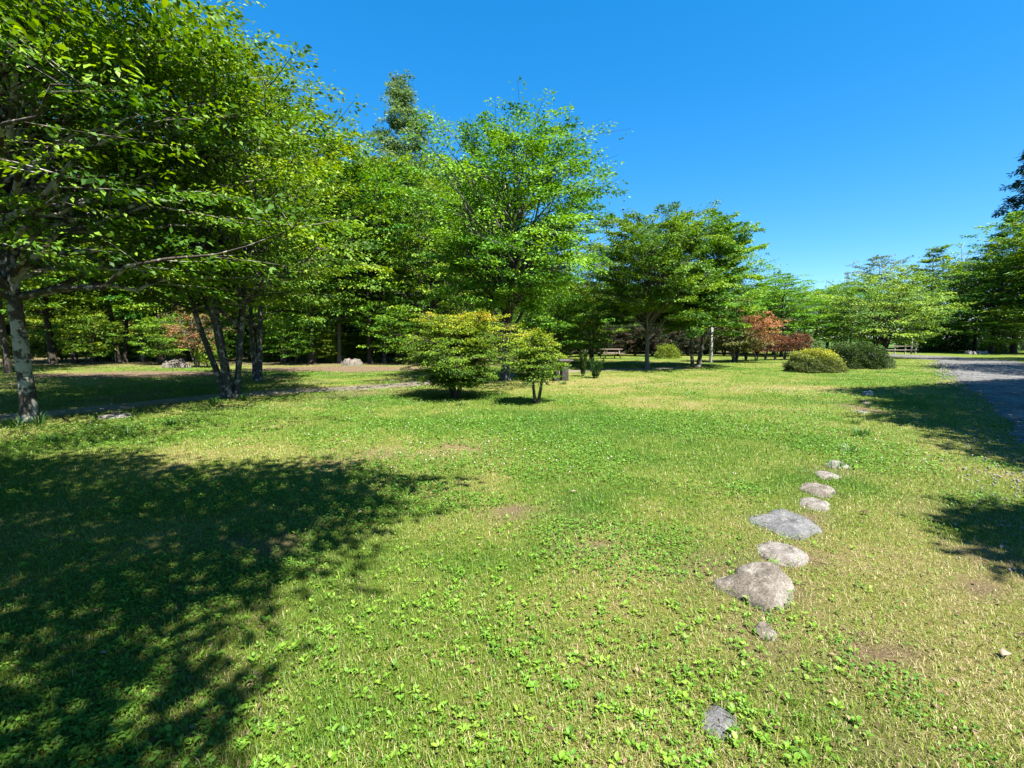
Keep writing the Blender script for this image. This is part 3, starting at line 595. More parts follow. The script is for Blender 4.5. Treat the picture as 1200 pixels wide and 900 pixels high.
for k, (px, Y, H) in enumerate([(655, 37, 3.2), (680, 39, 3.0), (702, 40.5, 2.7), (724, 41, 2.6), (744, 41, 2.7), (764, 40, 2.8), (785, 41, 3.0), (806, 42, 2.8), (826, 43, 3.0), (848, 42, 3.4)]):
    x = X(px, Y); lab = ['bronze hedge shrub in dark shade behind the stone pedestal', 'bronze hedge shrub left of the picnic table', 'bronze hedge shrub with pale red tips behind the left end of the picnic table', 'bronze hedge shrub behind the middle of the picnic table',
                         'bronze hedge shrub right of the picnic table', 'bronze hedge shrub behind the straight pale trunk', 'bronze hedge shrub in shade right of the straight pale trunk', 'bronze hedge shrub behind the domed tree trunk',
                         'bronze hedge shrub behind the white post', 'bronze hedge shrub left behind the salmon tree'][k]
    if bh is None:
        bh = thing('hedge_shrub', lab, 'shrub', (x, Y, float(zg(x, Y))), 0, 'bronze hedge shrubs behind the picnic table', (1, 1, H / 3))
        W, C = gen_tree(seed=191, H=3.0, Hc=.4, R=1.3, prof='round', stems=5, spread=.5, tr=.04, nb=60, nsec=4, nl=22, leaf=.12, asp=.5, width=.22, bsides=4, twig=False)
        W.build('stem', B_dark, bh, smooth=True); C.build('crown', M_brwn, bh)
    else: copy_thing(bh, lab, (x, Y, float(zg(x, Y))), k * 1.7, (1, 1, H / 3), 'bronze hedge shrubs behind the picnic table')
for k, (px, Y) in enumerate([(640, 45), (668, 46), (692, 47), (716, 47), (740, 48), (764, 47), (788, 48), (812, 49), (836, 48), (860, 47), (886, 46)]):
    wood('low', 'dark bushy tree filling the background behind the bronze hedge shrubs', 'small tree', px, Y, (5.0, 5.8, 5.3)[k % 3], 'dark bushy trees behind the bronze hedge', (M_dark, M_wood, M_dark)[k % 3], B_dark, 1.0)
# trees closing the view
for kind, label, px, Y, H, wd, lm in [
    ('broad', 'green tree behind the gap between the airy tree and the straight pale trunk', 722, 46, 8.8, 1.2, None), ('twin', 'green tree behind the straight pale trunk', 775, 48, 9.0, 1.3, None),
    ('broad', 'green tree behind the domed tree', 828, 50, 10, 1.2, None), ('twin', 'green tree behind the salmon tree', 872, 46, 9.2, 1.2, M_zelk),
    ('broad', 'tree with darker top just right of the salmon tree', 906, 43, 7.6, 1.35, M_zelk), ('twin', 'yellow green tree between the red hedge and the pale spreading tree', 948, 41, 5.6, 1.5, M_yelg),
    ('broad', 'low green tree behind the yellow topped bush', 978, 46, 6.8, 1.4, None), ('broad', 'round distant tree rising behind the spreading tree at the road bend', 1022, 66, 13.0, 1.1, M_grey),
    ('slim', 'dark pointed tree left of the bare tree', 1086, 62, 13.2, 1.6, M_wood), ('broad', 'dark green tree below the bare tree at the road end', 1106, 56, 9.2, 1.1, M_wood),
    ('broad', 'large tree with sunlit top right of the road, below the tall conifer', 1186, 50, 14.8, 1.4, M_wood), ('twin', 'dark tree overhanging the right verge of the far road', 1142, 53, 10.3, 1.6, M_wood),
    ('broad', 'dark tree closing the view behind the road fence', 1062, 70, 11, 1.7, M_wood), ('broad', 'shady tree at the far right verge, left of the large sunlit tree', 1128, 66, 12, 1.7, M_dark), ('twin', 'shady tree hidden behind the large sunlit tree', 1165, 62, 12, 1.6, M_dark),
    ('broad', 'far tree behind the yellow green tree and the red hedge', 925, 56, 7.4, 2.0, None), ('twin', 'far tree behind the clipped bush', 1000, 58, 7.6, 2.0, None), ('broad', 'far tree behind the low green tree', 968, 68, 8.4, 2.0, M_dark),
    ('broad', 'far tree behind the hedge shrub beside the pedestal', 640, 60, 8.5, 2.0, None), ('twin', 'far tree behind the picnic table', 705, 62, 8.0, 2.0, M_dark), ('broad', 'far tree behind the straight pale trunk and its hedge', 765, 61, 9.0, 2.0, M_dark), ('twin', 'far tree behind the white post', 838, 64, 9, 2.0, M_dark), ('broad', 'far tree behind the salmon tree and the red hedge', 888, 66, 8.6, 2.0, None),
    ('broad', 'bright green tree just behind the red hedge', 915, 39, 6.6, 1.5, M_zelk), ('twin', 'bright green tree behind the dark clipped bush', 988, 44, 6.6, 1.6, M_zelk),
    ('broad', 'full crowned tree at the right edge in front of the tall conifer', 1222, 45, 14.0, 1.35, None), ('broad', 'green tree on the right verge between the road end and the large sunlit tree', 1160, 48, 10.2, 1.5, M_zelk),
    ('small', 'bright small tree at the right verge below the large sunlit tree', 1176, 46, 4.6, 1.3, M_yelg), ('small', 'yellow green bushy tree at the end of the road', 1078, 52, 4.6, 1.2, M_yelg),
    ('twin', 'distant tree behind the road fence', 1050, 62, 8, 1.5, None), ('broad', 'dark tree at the right edge behind the bright small tree', 1235, 47, 11, 1.2, None), ('broad', 'low distant tree left of the lattice mast', 955, 60, 7.8, 1.5, None)]:
    wood(kind, label, 'tree', px, Y, H, None, lm, B_dark, wd)
x, y = P(1032, 419)
tree('broadleaf_tree', 'pale green spreading tree with layered crown behind the clipped bush', 'tree', x, y,
     dict(seed=201, H=6.6, Hc=1.3, R=4.3, prof='umbr', stems=4, spread=.35, tr=.12, nb=110, nsec=5, nl=34, leaf=.16, asp=.5, elev=(12, 45), twig=False, width=.38, bsides=4, dens=2.6), M_pale, B_dark)
# tall conifer at the right edge
def gen_conifer(seed, H, R, leaf):
    rng = np.random.default_rng(seed); W = Geo(); C = Geo()
    t = np.linspace(0, 1, 16); W.tube(np.stack([np.sin(t * 3) * .1, t * 0, t * H - .1], -1), .42 * (1 - t) + .02, 9, .04, rng)
    A = []; E = []
    for k in range(170):
        rel = (k + rng.uniform(0, 1)) / 170; z = H * (.10 + .89 * rel); az = k * 2.4 + rng.uniform(-.4, .4)
        r = R * (1 - rel) ** .6 * rng.uniform(.6, 1.1) + .25; p0 = np.array([0, 0, z]); p1 = np.array([math.cos(az) * r, math.sin(az) * r, z - .18 * r + .5 * rel])
        W.tube(bez(p0, (p0 + p1) / 2 + np.array([0, 0, .12 * r]), p1, 5), np.linspace(.05, .01, 5), 4)
        for q in range(5):
            f = rng.uniform(.3, 1); a = p0 + (p1 - p0) * f; an = az + rng.uniform(-1, 1); l = rng.uniform(.5, 1.0)
            A.append(a); E.append(a + np.array([math.cos(an) * l, math.sin(an) * l, -.45 * l]))
    A = np.repeat(A, 30, 0); E = np.repeat(E, 30, 0); M = len(A); tl = rng.uniform(0, 1.1, M)[:, None]; d = nrm(E - A)
    pos = A + (E - A) * tl + rng.normal(0, .13, (M, 3)); ax = d + rng.normal(0, .5, (M, 3)); nor = np.array([[0, 0, 1.]]) + rng.normal(0, .6, (M, 3))
    add_leaves(C, pos, ax, nor, leaf * rng.uniform(.6, 1.3, M), .28, np.clip(rng.normal(.5, .22, M), 0, 1)); return W, C
o = thing('conifer', 'tall dark blue green conifer towering at the right edge', 'tree', (X(1199, 62), 62, 0)); W, C = gen_conifer(211, 27.5, 6.5, .50); W.build('trunk', B_dark, o, smooth=True); C.build('crown', M_blue, o)
# bare tree
rng2 = np.random.default_rng(221); W = Geo(); H = 12.6
t = np.linspace(0, 1, 10); W.tube(np.stack([t * .6, t * 0, t * H * .8 - .1], -1), .14 * (1 - t) + .03, 6, .04, rng2)
for k in range(34):
    z = H * rng2.uniform(.45, .8); az = rng2.uniform(0, 6.28); l = rng2.uniform(1.2, 3.0); p0 = np.array([z / H * .6, 0, z]); p1 = p0 + np.array([math.cos(az) * l * .7, math.sin(az) * l * .7, l * rng2.uniform(.5, 1.1)])
    W.tube(bez(p0, (p0 + p1) / 2 + rng2.normal(0, .12, 3), p1, 5), np.linspace(.05, .02, 5), 4)
    for q in range(4):
        a = p0 + (p1 - p0) * rng2.uniform(.4, 1); e = a + rng2.normal(0, .45, 3) + np.array([0, 0, .5]); W.tube(np.array([a, (a + e) / 2 + rng2.normal(0, .06, 3), e]), np.array([.028, .022, .014]), 3)
tag(W.build('bare_tree', B_silv, None, smooth=True, loc=(X(1113, 60), 60, 0)), 'leafless grey tree sticking up over the trees at the road end', 'tree')

# clipped and low bushes
def gen_bush(seed, rx, ry, h, n, leaf, asp, tfn, sq=2.6):
    rng = np.random.default_rng(seed); C = Geo(); W = Geo()
    dv = nrm(rng.normal(0, 1, (n, 3))); dv[:, 2] = np.abs(dv[:, 2]) * 1.0 - .12
    p = 1 / (np.abs(dv[:, 0]) ** sq + np.abs(dv[:, 1]) ** sq + np.abs(dv[:, 2]) ** sq) ** (1 / sq)
    lump = 1 + .10 * np.sin(dv[:, 0] * 7 + seed) * np.sin(dv[:, 1] * 6 + 1) + .07 * np.sin(dv[:, 2] * 11 + dv[:, 0] * 9)
    r = p * lump * (1 - np.abs(rng.normal(0, .17, n))) * np.where(rng.uniform(0, 1, n) < .04, 1.10, 1)
    pos = dv * r[:, None] * np.array([rx, ry, h * .93]); pos[:, 2] = np.maximum(pos[:, 2], .02) + .05 * h
    nor = dv * .5 + np.array([[0, 0, .6]]) + rng.normal(0, .5, (n, 3)); ax = dv + rng.normal(0, .7, (n, 3)) + np.array([[0, 0, .3]])
    add_leaves(C, pos, ax, nor, leaf * rng.uniform(.6, 1.3, n), asp, np.clip(tfn(pos / np.array([rx, ry, h]), rng), 0, 1))
    for k in range(14):
        az = rng.uniform(0, 6.28); q = np.array([math.cos(az) * rx * .75, math.sin(az) * ry * .75, h * rng.uniform(.5, .9)]); W.tube(bez(np.array([q[0] * .3, q[1] * .3, -.05]), q * .5, q, 5), np.linspace(.02, .006, 5), 4)
    return W, C
def bush(label, px, py, rx, ry, h, n, leaf, mat, tfn, seed, rz=0.0, sq=2.6):
    x, y = P(px, py); o = thing('bush', label, 'bush', (x, y + ry * .8, float(zg(x, y))), rz); W, C = gen_bush(seed, rx, ry, h, n, leaf, .55, tfn, sq)
    W.build('stem', B_dark, o); C.build('crown', mat, o); return o
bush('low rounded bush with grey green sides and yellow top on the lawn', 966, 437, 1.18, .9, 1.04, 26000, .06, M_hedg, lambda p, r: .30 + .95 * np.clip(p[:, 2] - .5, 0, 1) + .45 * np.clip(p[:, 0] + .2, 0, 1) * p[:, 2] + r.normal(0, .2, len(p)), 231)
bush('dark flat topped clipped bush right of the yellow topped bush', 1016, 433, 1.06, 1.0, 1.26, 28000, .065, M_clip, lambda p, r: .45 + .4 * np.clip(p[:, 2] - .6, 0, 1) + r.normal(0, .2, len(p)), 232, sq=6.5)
bush('small grey leaved bush at the foot of the dark clipped bush', 1042, 432, .45, .45, .72, 3500, .06, M_grey, lambda p, r: .4 + r.normal(0, .25, len(p)), 233)
bush('grey green shrub behind the yellow topped bush, under the trees', 958, 421, .95, .8, 1.5, 5000, .10, M_grey, lambda p, r: .5 + r.normal(0, .25, len(p)), 234)
for k, (px, py, rx, h, lab) in enumerate([(1143, 411.5, 2.6, 3.0, 'dark hedge bush on the right verge directly above the pair of white rocks'), (1090, 412.5, 2.4, 2.9, 'dark hedge bush at the far road bend, nearest the fence'), (1118, 412, 2.6, 3.3, 'dark hedge bush on the right verge left of the white rocks'), (1168, 411, 2.8, 3.2, 'dark hedge bush on the right verge just right of the white rocks'), (1200, 412, 2.6, 3.4, 'dark hedge bush at the right edge of the picture')]):
    bush(lab, px, py, rx, 1.3, h, 8000, .16, M_dark, lambda p, r: .35 + r.normal(0, .25, len(p)), 240 + k)
bush('bright low bush in front of the dark verge hedge', 1172, 413.5, 1.2, .9, 1.1, 3000, .12, M_yelg, lambda p, r: .5 + r.normal(0, .2, len(p)), 250)
bush('small sunlit bush at the wood edge left of the white post', 785, 420.5, .9, .7, 1.1, 3000, .10, M_yelg, lambda p, r: .5 + r.normal(0, .2, len(p)), 251)
# young upright shrubs
def gen_upright(seed, H, R, ns):
    rng = np.random.default_rng(seed); C = Geo(); W = Geo()
    for k in range(ns):
        az = k * 2.4; q = np.array([math.cos(az) * R * rng.uniform(.3, 1), math.sin(az) * R * rng.uniform(.3, 1), H * rng.uniform(.65, 1)]); p0 = np.array([q[0] * .25, q[1] * .25, -.03])
        B = bez(p0, (p0 + q) / 2 * np.array([1.2, 1.2, 1]), q, 8); W.tube(B, np.linspace(.012, .005, 8), 5)
        n = 100; tq = rng.uniform(.1, 1, n); pos = np.stack([np.interp(tq * 7, np.arange(8), B[:, d]) for d in range(3)], -1); a = rng.uniform(0, 6.28, n)
        ax = np.stack([np.cos(a) * .7, np.sin(a) * .7, rng.uniform(.4, 1.2, n)], -1); nor = np.stack([-np.cos(a) * .5, -np.sin(a) * .5, np.full(n, .8)], -1)
        add_leaves(C, pos, ax, nor, 0.10 * rng.uniform(.7, 1.3, n), .34, np.clip(rng.normal(.6, .2, n), 0, 1))
    return W, C
for px, py, H, R, ns, lab, sd in [(683, 441, 1.1, .30, 9, 'slender young shrub of upright dark leaves, left of the pair near the pedestal', 261), (698, 443, 0.85, .36, 10, 'shorter young shrub of upright dark leaves, right of the pair near the pedestal', 262)]:
    x, y = P(px, py); o = thing('young_shrub', lab, 'shrub', (x, y, float(zg(x, y))), 0, 'young upright shrubs'); W, C = gen_upright(sd, H, R, ns); W.build('stem', B_dark, o); C.build('leaves', M_dark, o)

# roadside trees right of the frame: their shade lies across the road and the lawn edge
R1 = [P(*q) for q in [(985, 459), (1040, 455), (1100, 452.5), (1200, 446), (1235, 446)]] + [(18.5, 14), (14.5, 8.2), (10.5, 5.6)] + [P(*q) for q in [(1300, 565), (1230, 553), (1185, 537), (1140, 517), (1105, 500), (1045, 490), (1075, 484), (1020, 476), (1060, 468)]]
R2 = [P(*q) for q in [(1068, 428.6), (1110, 427), (1200, 426), (1300, 427), (1310, 446), (1200, 441), (1150, 437), (1115, 433)]]
R3 = [P(*q) for q in [(1240, 632), (1275, 622), (1340, 640), (1320, 668), (1262, 662)]]
R4 = [P(*q) for q in [(1075, 420.4), (1130, 419), (1200, 420), (1260, 421), (1240, 424), (1150, 423.4)]]
for nm, tx, ty, H, poly, n_, h0, h1, sd, lab in [('a', 16.5, 7.0, 10.5, R1, 500, 7.0, 9.6, 71, 'roadside tree whose shade covers the near road and reaches the lawn'), ('b', 31, 21.5, 10.5, R2, 170, 8.2, 10, 72, 'roadside tree whose shade crosses the middle of the road'),
                                                 ('c', 11.0, -0.2, 7.5, R3, 14, 6.0, 7.2, 73, 'roadside tree whose shade touches the lawn at the right edge'), ('d', 44, 33.0, 10, R4, 110, 8, 9.6, 74, 'roadside tree whose shade crosses the far road')]:
    tree('broadleaf_tree', lab, 'tree', tx, ty, dict(seed=sd, H=H, Hc=H * .72, R=1.6, prof='round', tr=.2, dens=1.7, nb=24, nsec=4, nl=30, leaf=.17, asp=.55, width=.32, twig=False, bsides=4, extra=limbs_over(poly, n_, h0, h1, (tx, ty), 3.6, sd, 5)), M_wood, B_dark, group='roadside trees')

for k, (x, y, H, lab) in enumerate([(-7.2, 0.2, 8.6, 'unseen tree added for shade beside the overhanging tree, at the left of the near lawn'), (-5.6, -5.2, 10.5, 'unseen tree added for shade behind the overhanging tree'), (0.6, -8.6, 11, 'unseen tree added for shade behind the photographer')]):  # unseen trees added around the camera to block sky light
    o = wood('broad', lab, 'tree', 0, 20, H, 'unseen shade trees added around the photographer', None, B_dark, 1.4, seed=k + 3); o.location = (x, y, 0)
# wooded slope far behind, one mass
rng = np.random.default_rng(301); C = Geo()
for k in range(420):
    x = rng.uniform(-150, 22); y = rng.uniform(62, 190); r = rng.uniform(2.5, 4.5); n = 220
    dv = nrm(rng.normal(0, 1, (n, 3))); dv[:, 2] = np.abs(dv[:, 2]); pos = dv * r * rng.uniform(.8, 1.05, (n, 1)) * np.array([1, 1, 1.5]) + np.array([x, y, float(zg(x, y)) + 4])
    add_leaves(C, pos, dv + rng.normal(0, .6, (n, 3)), dv * .3 + np.array([[0, 0, .7]]) + rng.normal(0, .4, (n, 3)), rng.uniform(.7, 1.4, n), .7, np.clip(rng.normal(.45, .2, n), 0, 1))
o = tag(C.build('woodland', M_dark), kind='stuff')

# ---- small built things
M_plank = plain_mat('weathered plank', (0.11, 0.085, 0.06), (0.24, 0.19, 0.14), 9.0, 0.85, (1, 12, 12))
M_conc = plain_mat('pale concrete', (0.20, 0.195, 0.18), (0.32, 0.31, 0.29), 12.0, 0.9)
M_ped = plain_mat('dark stone', (0.012, 0.011, 0.010), (0.042, 0.036, 0.030), 9.0, 0.85)  # dark stone, colour lowered again in place of shade on its front
M_slab = plain_mat('grey slab', (0.04, 0.04, 0.04), (0.09, 0.09, 0.086), 10.0, 0.85)
M_brk = plain_mat('worn red brown stone', (0.11, 0.055, 0.035), (0.22, 0.12, 0.08), 9.0, 0.85)
x, y = P(661, 446); z0 = float(zg(x, y))
o = thing('stone_pedestal', 'dark stone pedestal with a flared flat top slab behind the small maple', 'pedestal', (x, y, z0), .25)
g = Geo(); box(g, (0, 0, .30), (.26, .26, .68)); bevel(g.build('post', M_ped, o), .012)
g = Geo(); box(g, (0, 0, .69), (.30, .30, .10), taper=1.5); bevel(g.build('corbel', M_brk, o), .01)
g = Geo(); box(g, (0, 0, .765), (.54, .50, .05)); bevel(g.build('top_slab', M_slab, o), .015)
g = Geo(); box(g, (-.34, -.02, .16), (.2, .22, .44)); bevel(g.build('side_block', M_ped, o), .015)
x, y = P(715, 420)
o = thing('picnic_table', 'weathered wooden picnic table with benches in the shade of the hedge', 'picnic table', (x, y, float(zg(x, y))), .18)
g = Geo()
for k in range(5): box(g, (0, -.3 + k * .15, .73), (1.75, .138, .045))
bevel(g.build('table_top', M_plank, o), .006)
for s in (-1, 1):
    g = Geo()
    for k in range(2): box(g, (0, s * .70 + (k - .5) * .145, .43), (1.75, .135, .045))
    bevel(g.build('bench', M_plank, o), .006)
for s in (-1, 1):
    g = Geo(); box(g, (s * .6, 0, .684), (.05, .70, .045)); box(g, (s * .652, 0, .383), (.05, 1.66, .045)); box(g, (s * .6, -.42, .33), (.05, .09, .80), rx=-.45); box(g, (s * .6, .42, .33), (.05, .09, .80), rx=.45)
    g.build('leg_frame', M_plank, o)
x, y = P(833, 425); o = thing('post', 'slim white concrete post standing upright left of the salmon tree', 'post', (x, y, float(zg(x, y))), .3); o.rotation_euler = (0, R_(-1.2), .3)
g = Geo(); box(g, (0, 0, 1.08), (.15, .15, 2.26)); box(g, (0, 0, 2.235), (.15, .15, .05), taper=.55); bevel(g.build('shaft', M_conc, o), .012)
g = Geo(); box(g, (0, 0, .01), (.26, .26, .10)); bevel(g.build('footing', M_slab, o), .015)
o = thing('wooden_fence', 'short pale wooden fence at the end of the road', 'fence', (X(1053, 46), 46, 0), -.2)
for k in range(4): g = Geo(); g.tube(np.array([(-1.3 + k * .9, 0, -.1), (-1.3 + k * .9, .01, .45), (-1.3 + k * .9, 0, .95 + .05 * (k % 2))]), np.array([.07, .068, .062]), 8); g.build('post', M_conc, o, smooth=True)
for zz in (.40, .78): g = Geo(); g.tube(np.array([(-1.45, -.09, zz), (0, -.085, zz - .01), (1.55, -.09, zz)]), np.array([.045, .045, .045]), 7); g.build('rail', M_plank, o, smooth=True)
o = thing('marker_post', 'tall thin white post beside the road fence', 'post', (X(1067, 46), 46, 0)); g = Geo(); box(g, (0, 0, .75), (.10, .10, 1.6)); bevel(g.build('shaft', M_conc, o), .01); g = Geo(); box(g, (0, 0, 1.57), (.13, .13, .04), taper=.6); g.build('cap', M_conc, o)
# lattice mast on the horizon
M_mast = plain_mat('galvanised steel', (.35, .36, .38), (.45, .46, .48), 3.0, .5)
o = thing('lattice_mast', 'tiny steel lattice mast on the horizon above the trees', 'mast', (X(985.5, 330), 330, 0)); Hm = 48; g = Geo()
cor = lambda z: 3.0 * (1 - z / Hm) + .55
for sx, sy in ((1, 1), (1, -1), (-1, -1), (-1, 1)): g.tube(np.array([(sx * cor(z), sy * cor(z), z) for z in (0, Hm / 2, Hm)]), np.array([.16, .14, .11]), 5)
for k in range(14):
    z, z2 = k * Hm / 14, (k + 1) * Hm / 14; a, c = cor(z), cor(z2)
    for q in range(4):
        u = [(1, 1), (1, -1), (-1, -1), (-1, 1)][q]; v = [(1, 1), (1, -1), (-1, -1), (-1, 1)][(q + 1) % 4]; g.tube(np.array([(u[0] * a, u[1] * a, z), ((u[0] * a + v[0] * c) / 2, (u[1] * a + v[1] * c) / 2, (z + z2) / 2), (v[0] * c, v[1] * c, z2)]), np.array([.07] * 3), 4)
g.build('tower', M_mast, o)
for zz in (38, 42, 46): g = Geo(); g.tube(np.array([(-3.4, 0, zz), (0, 0, zz + .25), (3.4, 0, zz)]), np.array([.08, .16, .08]), 5); g.build('cross_arm', M_mast, o)

# ---- stones
M_st = stone_mat('lichened grey stone', (.050, .042, .032), (.115, .100, .082), (.215, .198, .175)); M_sb = stone_mat('blue grey stone', (.060, .060, .061), (.100, .101, .104), (.155, .154, .153)); M_sp = stone_mat('pale pinkish stone', (.080, .068, .058), (.150, .135, .120), (.245, .23, .21))
STONES = []
def rock(name, label, pix, h, mat, seed, skew=(0, 0), flat=5.0, world=None, group=None, cat='stone', px_is_world=False):
    pts = np.array(pix if px_is_world else [P(*p) for p in pix], float); c = pts.mean(0); STONES.append((c, np.abs(pts - c).max(0), pts))
    d = pts - c; n = 96; ang = np.arctan2(d[:, 1], d[:, 0]); o_ = np.argsort(ang); rr = np.hypot(*d.T)
    th = np.linspace(-math.pi, math.pi, n, endpoint=False); R = np.interp(th, ang[o_], rr[o_], period=2 * math.pi); R = R * (1 + .16 * (fbm(np.cos(th) * 1.2, np.sin(th) * 1.2, .7, seed + 21, 4) - .5) * 2)
    z0 = float(zg(*c)); V = []; rng = np.random.default_rng(seed); ks = np.array([1.10, 1.05, 1.0, .97, .94, .90, .86, .80, .74, .67, .6, .52, .44, .36, .28, .2, .13, .06])
    for k in ks:
        x = np.cos(th) * R * k; y = np.sin(th) * R * k; q = min(k, 1.0)
        z = h * (1 - q ** flat) ** .6 * (1 + skew[0] * x / R.mean() + skew[1] * y / R.mean())
        if k > 1: z = z * 0 - (k - 1) * 2.2 * max(h, .08) - .01
        z = z + (fbm(x + c[0], y + c[1], .09, seed, 4) - .5) * .7 * h * (1.0 if k < 1 else .3) + (fbm(x + c[0], y + c[1], .03, seed + 9, 3) - .5) * .012 * (k < 1) + np.abs(fbm(x * 1.6 + c[0], y + c[1], .22, seed + 5, 3) - .5) * -.9 * h * (k < .95)
        V.append(np.stack([x, y, z], -1))
    V = np.concatenate(V + [np.array([[0, 0, h * (1 + .02)]])]); m = len(ks); j = np.arange(n); F = []
    for a in range(m - 1): F.append(np.stack([a * n + j, a * n + (j + 1) % n, (a + 1) * n + (j + 1) % n, (a + 1) * n + j], -1))
    g = Geo(); g.add(V, np.concatenate(F)); g.f.append(np.stack([(m - 1) * n + j, (m - 1) * n + (j + 1) % n, np.full(n, m * n)], -1))
    return tag(g.build(name, mat, smooth=True, loc=(c[0], c[1], z0)), label, cat, group)
GS = 'stones set in a line in the lawn'
rock('stone', 'largest stone of the line, brown grey and domed with streaked right flank', [(836, 686), (858, 676), (880, 664), (903, 664), (920, 680), (927, 696), (919, 712), (902, 719), (880, 710), (858, 699)], .075, M_st, 401, (.35, .1), 3.6, group=GS)
rock('stone', 'pale oblong stone just behind the largest stone of the line', [(888, 640), (905, 636), (925, 641), (943, 650), (941, 662), (925, 665), (905, 660), (891, 650)], .03, M_sp, 402, group=GS)
rock('stone', 'flat wide blue grey stone in the middle of the line', [(880, 611), (898, 602), (918, 598), (940, 605), (957, 615), (955, 628), (938, 633), (915, 628), (897, 620)], .032, M_sb, 403, (0, .2), 4.0, group=GS)
rock('stone', 'small pinkish stone between the flat blue grey stone and the rounded one', [(938, 588), (952, 583), (966, 588), (971, 595), (960, 599), (945, 596)], .025, M_sp, 404, group=GS)
rock('stone', 'small rounded grey stone, fifth of the line from the front', [(940, 571), (957, 567), (972, 572), (975, 580), (962, 584), (946, 578)], .035, M_st, 405, group=GS)
rock('stone', 'sunken pinkish stone half under grass at the far end of the stone line', [(958, 556), (968, 552), (978, 556), (977, 561), (964, 561)], .025, M_sp, 406, group=GS)
rock('stone', 'brownish sunken stone farthest along the stone line', [(972, 543), (982, 540), (990, 544), (988, 549), (976, 549)], .02, M_sp, 407, group=GS)
rock('stone', 'little pale stone just in front of the largest stone', [(886, 735), (896, 731), (904, 740), (904, 752), (893, 750)], .03, M_st, 408, group=GS)
rock('stone', 'flat cracked grey stone flush with the soil nearest the camera', [(825, 838), (840, 826), (858, 834), (862, 856), (855, 872), (836, 866)], .008, M_sb, 409, flat=5, group=GS)
def ring(px, py, r, seed):
    c = P(px, py); rg = random.Random(seed); return [(c[0] + math.cos(a) * r * rg.uniform(.75, 1.2), c[1] + math.sin(a) * r * rg.uniform(.6, .9)) for a in np.linspace(0, 6.28, 9)[:-1]]
M_sw = stone_mat('white stone', (.16, .15, .14), (.25, .245, .235), (.36, .355, .345))
rock('stone', 'white stone on the lawn in the shade tips near the road', ring(1017, 463, .15, 1), .11, M_sw, 410, px_is_world=True)
rock('stone', 'flush pale stone in bare grass between the stone line and the white stone', ring(1010, 484, .13, 5), .03, M_sp, 414, px_is_world=True)
rock('stone', 'tiny flush grey stone past the farthest stone of the line', ring(992, 528, .09, 6), .025, M_st, 415, px_is_world=True)
rock('stone', 'small grey stone just in front of the white stone near the road', ring(1014, 474, .10, 2), .05, M_st, 411, px_is_world=True)
rock('boulder', 'flat topped pinkish boulder at the wood edge beside the pale slim trunk', [(P(414, 428)[0] + dx_, P(414, 428)[1] + dy_) for dx_, dy_ in ((-.62, -.1), (-.5, .28), (0, .36), (.5, .25), (.62, -.05), (.4, -.32), (-.3, -.34))], .36, M_st, 412, (-.1, 0), 7.0, cat='boulder', px_is_world=True)
rock('stone', 'pale flat stone in the grass between path and near tree', [(128, 487), (136, 484.5), (145, 486), (143, 490), (131, 491)], .03, M_sp, 413)
for k, (px, py, r, h, lab) in enumerate([(200, 431, .38, .35, 'grey rock at the left of the heap at the wood edge'), (209, 430, .42, .42, 'biggest grey rock of the heap at the wood edge'), (217, 431.5, .28, .25, 'small grey rock at the right of the heap at the wood edge'), (1137, 415, .55, .3, 'white rock on the far right verge, left of the two'), (1151, 415, .5, .32, 'white rock on the far right verge, right of the two')]):
    c = P(px, py); rg = random.Random(k); rock('boulder', lab, [(c[0] + math.cos(a) * r * rg.uniform(.8, 1.2), c[1] + math.sin(a) * r * rg.uniform(.7, 1)) for a in np.linspace(0, 6.28, 9)[:-1]], h, M_st if k < 3 else M_sp, 420 + k, cat='boulder', px_is_world=True, group='grey rocks at the wood edge' if k < 3 else 'white rocks on the right verge')
def stone_mask(x, y):
    ins = np.zeros(np.shape(x), bool)
    for c, e, pts in STONES:
        near = (np.abs(x - c[0]) < e[0] * 1.3) & (np.abs(y - c[1]) < e[1] * 1.3)
        if not near.any(): continue
        d = pts - c; ang = np.arctan2(d[:, 1], d[:, 0]); o_ = np.argsort(ang); th = np.arctan2(y - c[1], x - c[0])
        ins |= near & (np.hypot(x - c[0], y - c[1]) < (.84 + .1 * np.sin(x * 61 + y * 47)) * np.interp(th, ang[o_], np.hypot(*d.T)[o_], period=2 * math.pi))
    return ins

# ---- grass, clover and broad leaved weeds of the lawn
m, t, b = newmat('grass blade'); at = N(t, 'ShaderNodeAttribute', attribute_name='col'); t.links.new(at.outputs['Color'], b.inputs['Base Color']); b.inputs['Roughness'].default_value = .5; b.inputs['Specular IOR Level'].default_value = .3
tr = N(t, 'ShaderNodeBsdfTranslucent'); t.links.new(at.outputs['Color'], tr.inputs['Color']); mx = N(t, 'ShaderNodeMixShader'); mx.inputs[0].default_value = .3
t.links.new(b.outputs[0], mx.inputs[1]); t.links.new(tr.outputs[0], mx.inputs[2]); t.links.new(mx.outputs[0], t.nodes['Material Output'].inputs['Surface'])
M_grass = m
def scatter(n, y0, y1, seed, side=1.28):
    rng = np.random.default_rng(seed); y = y0 * (y1 / y0) ** rng.uniform(0, 1, n); x = rng.uniform(-1, 1, n) * (side * y + .5); return x, y, rng
def free(x, y, rng, road=True):
    sd = road_sd(x, y); k = (sd < rng.normal(0.05, .38, len(x))) if road else np.ones(len(x), bool)
    return k & ~stone_mask(x, y)
def mixc(a, b, t): return np.array(a)[None] * (1 - t[:, None]) + np.array(b)[None] * t[:, None]
x, y, rng = scatter(640000, 1.15, 38, 501)
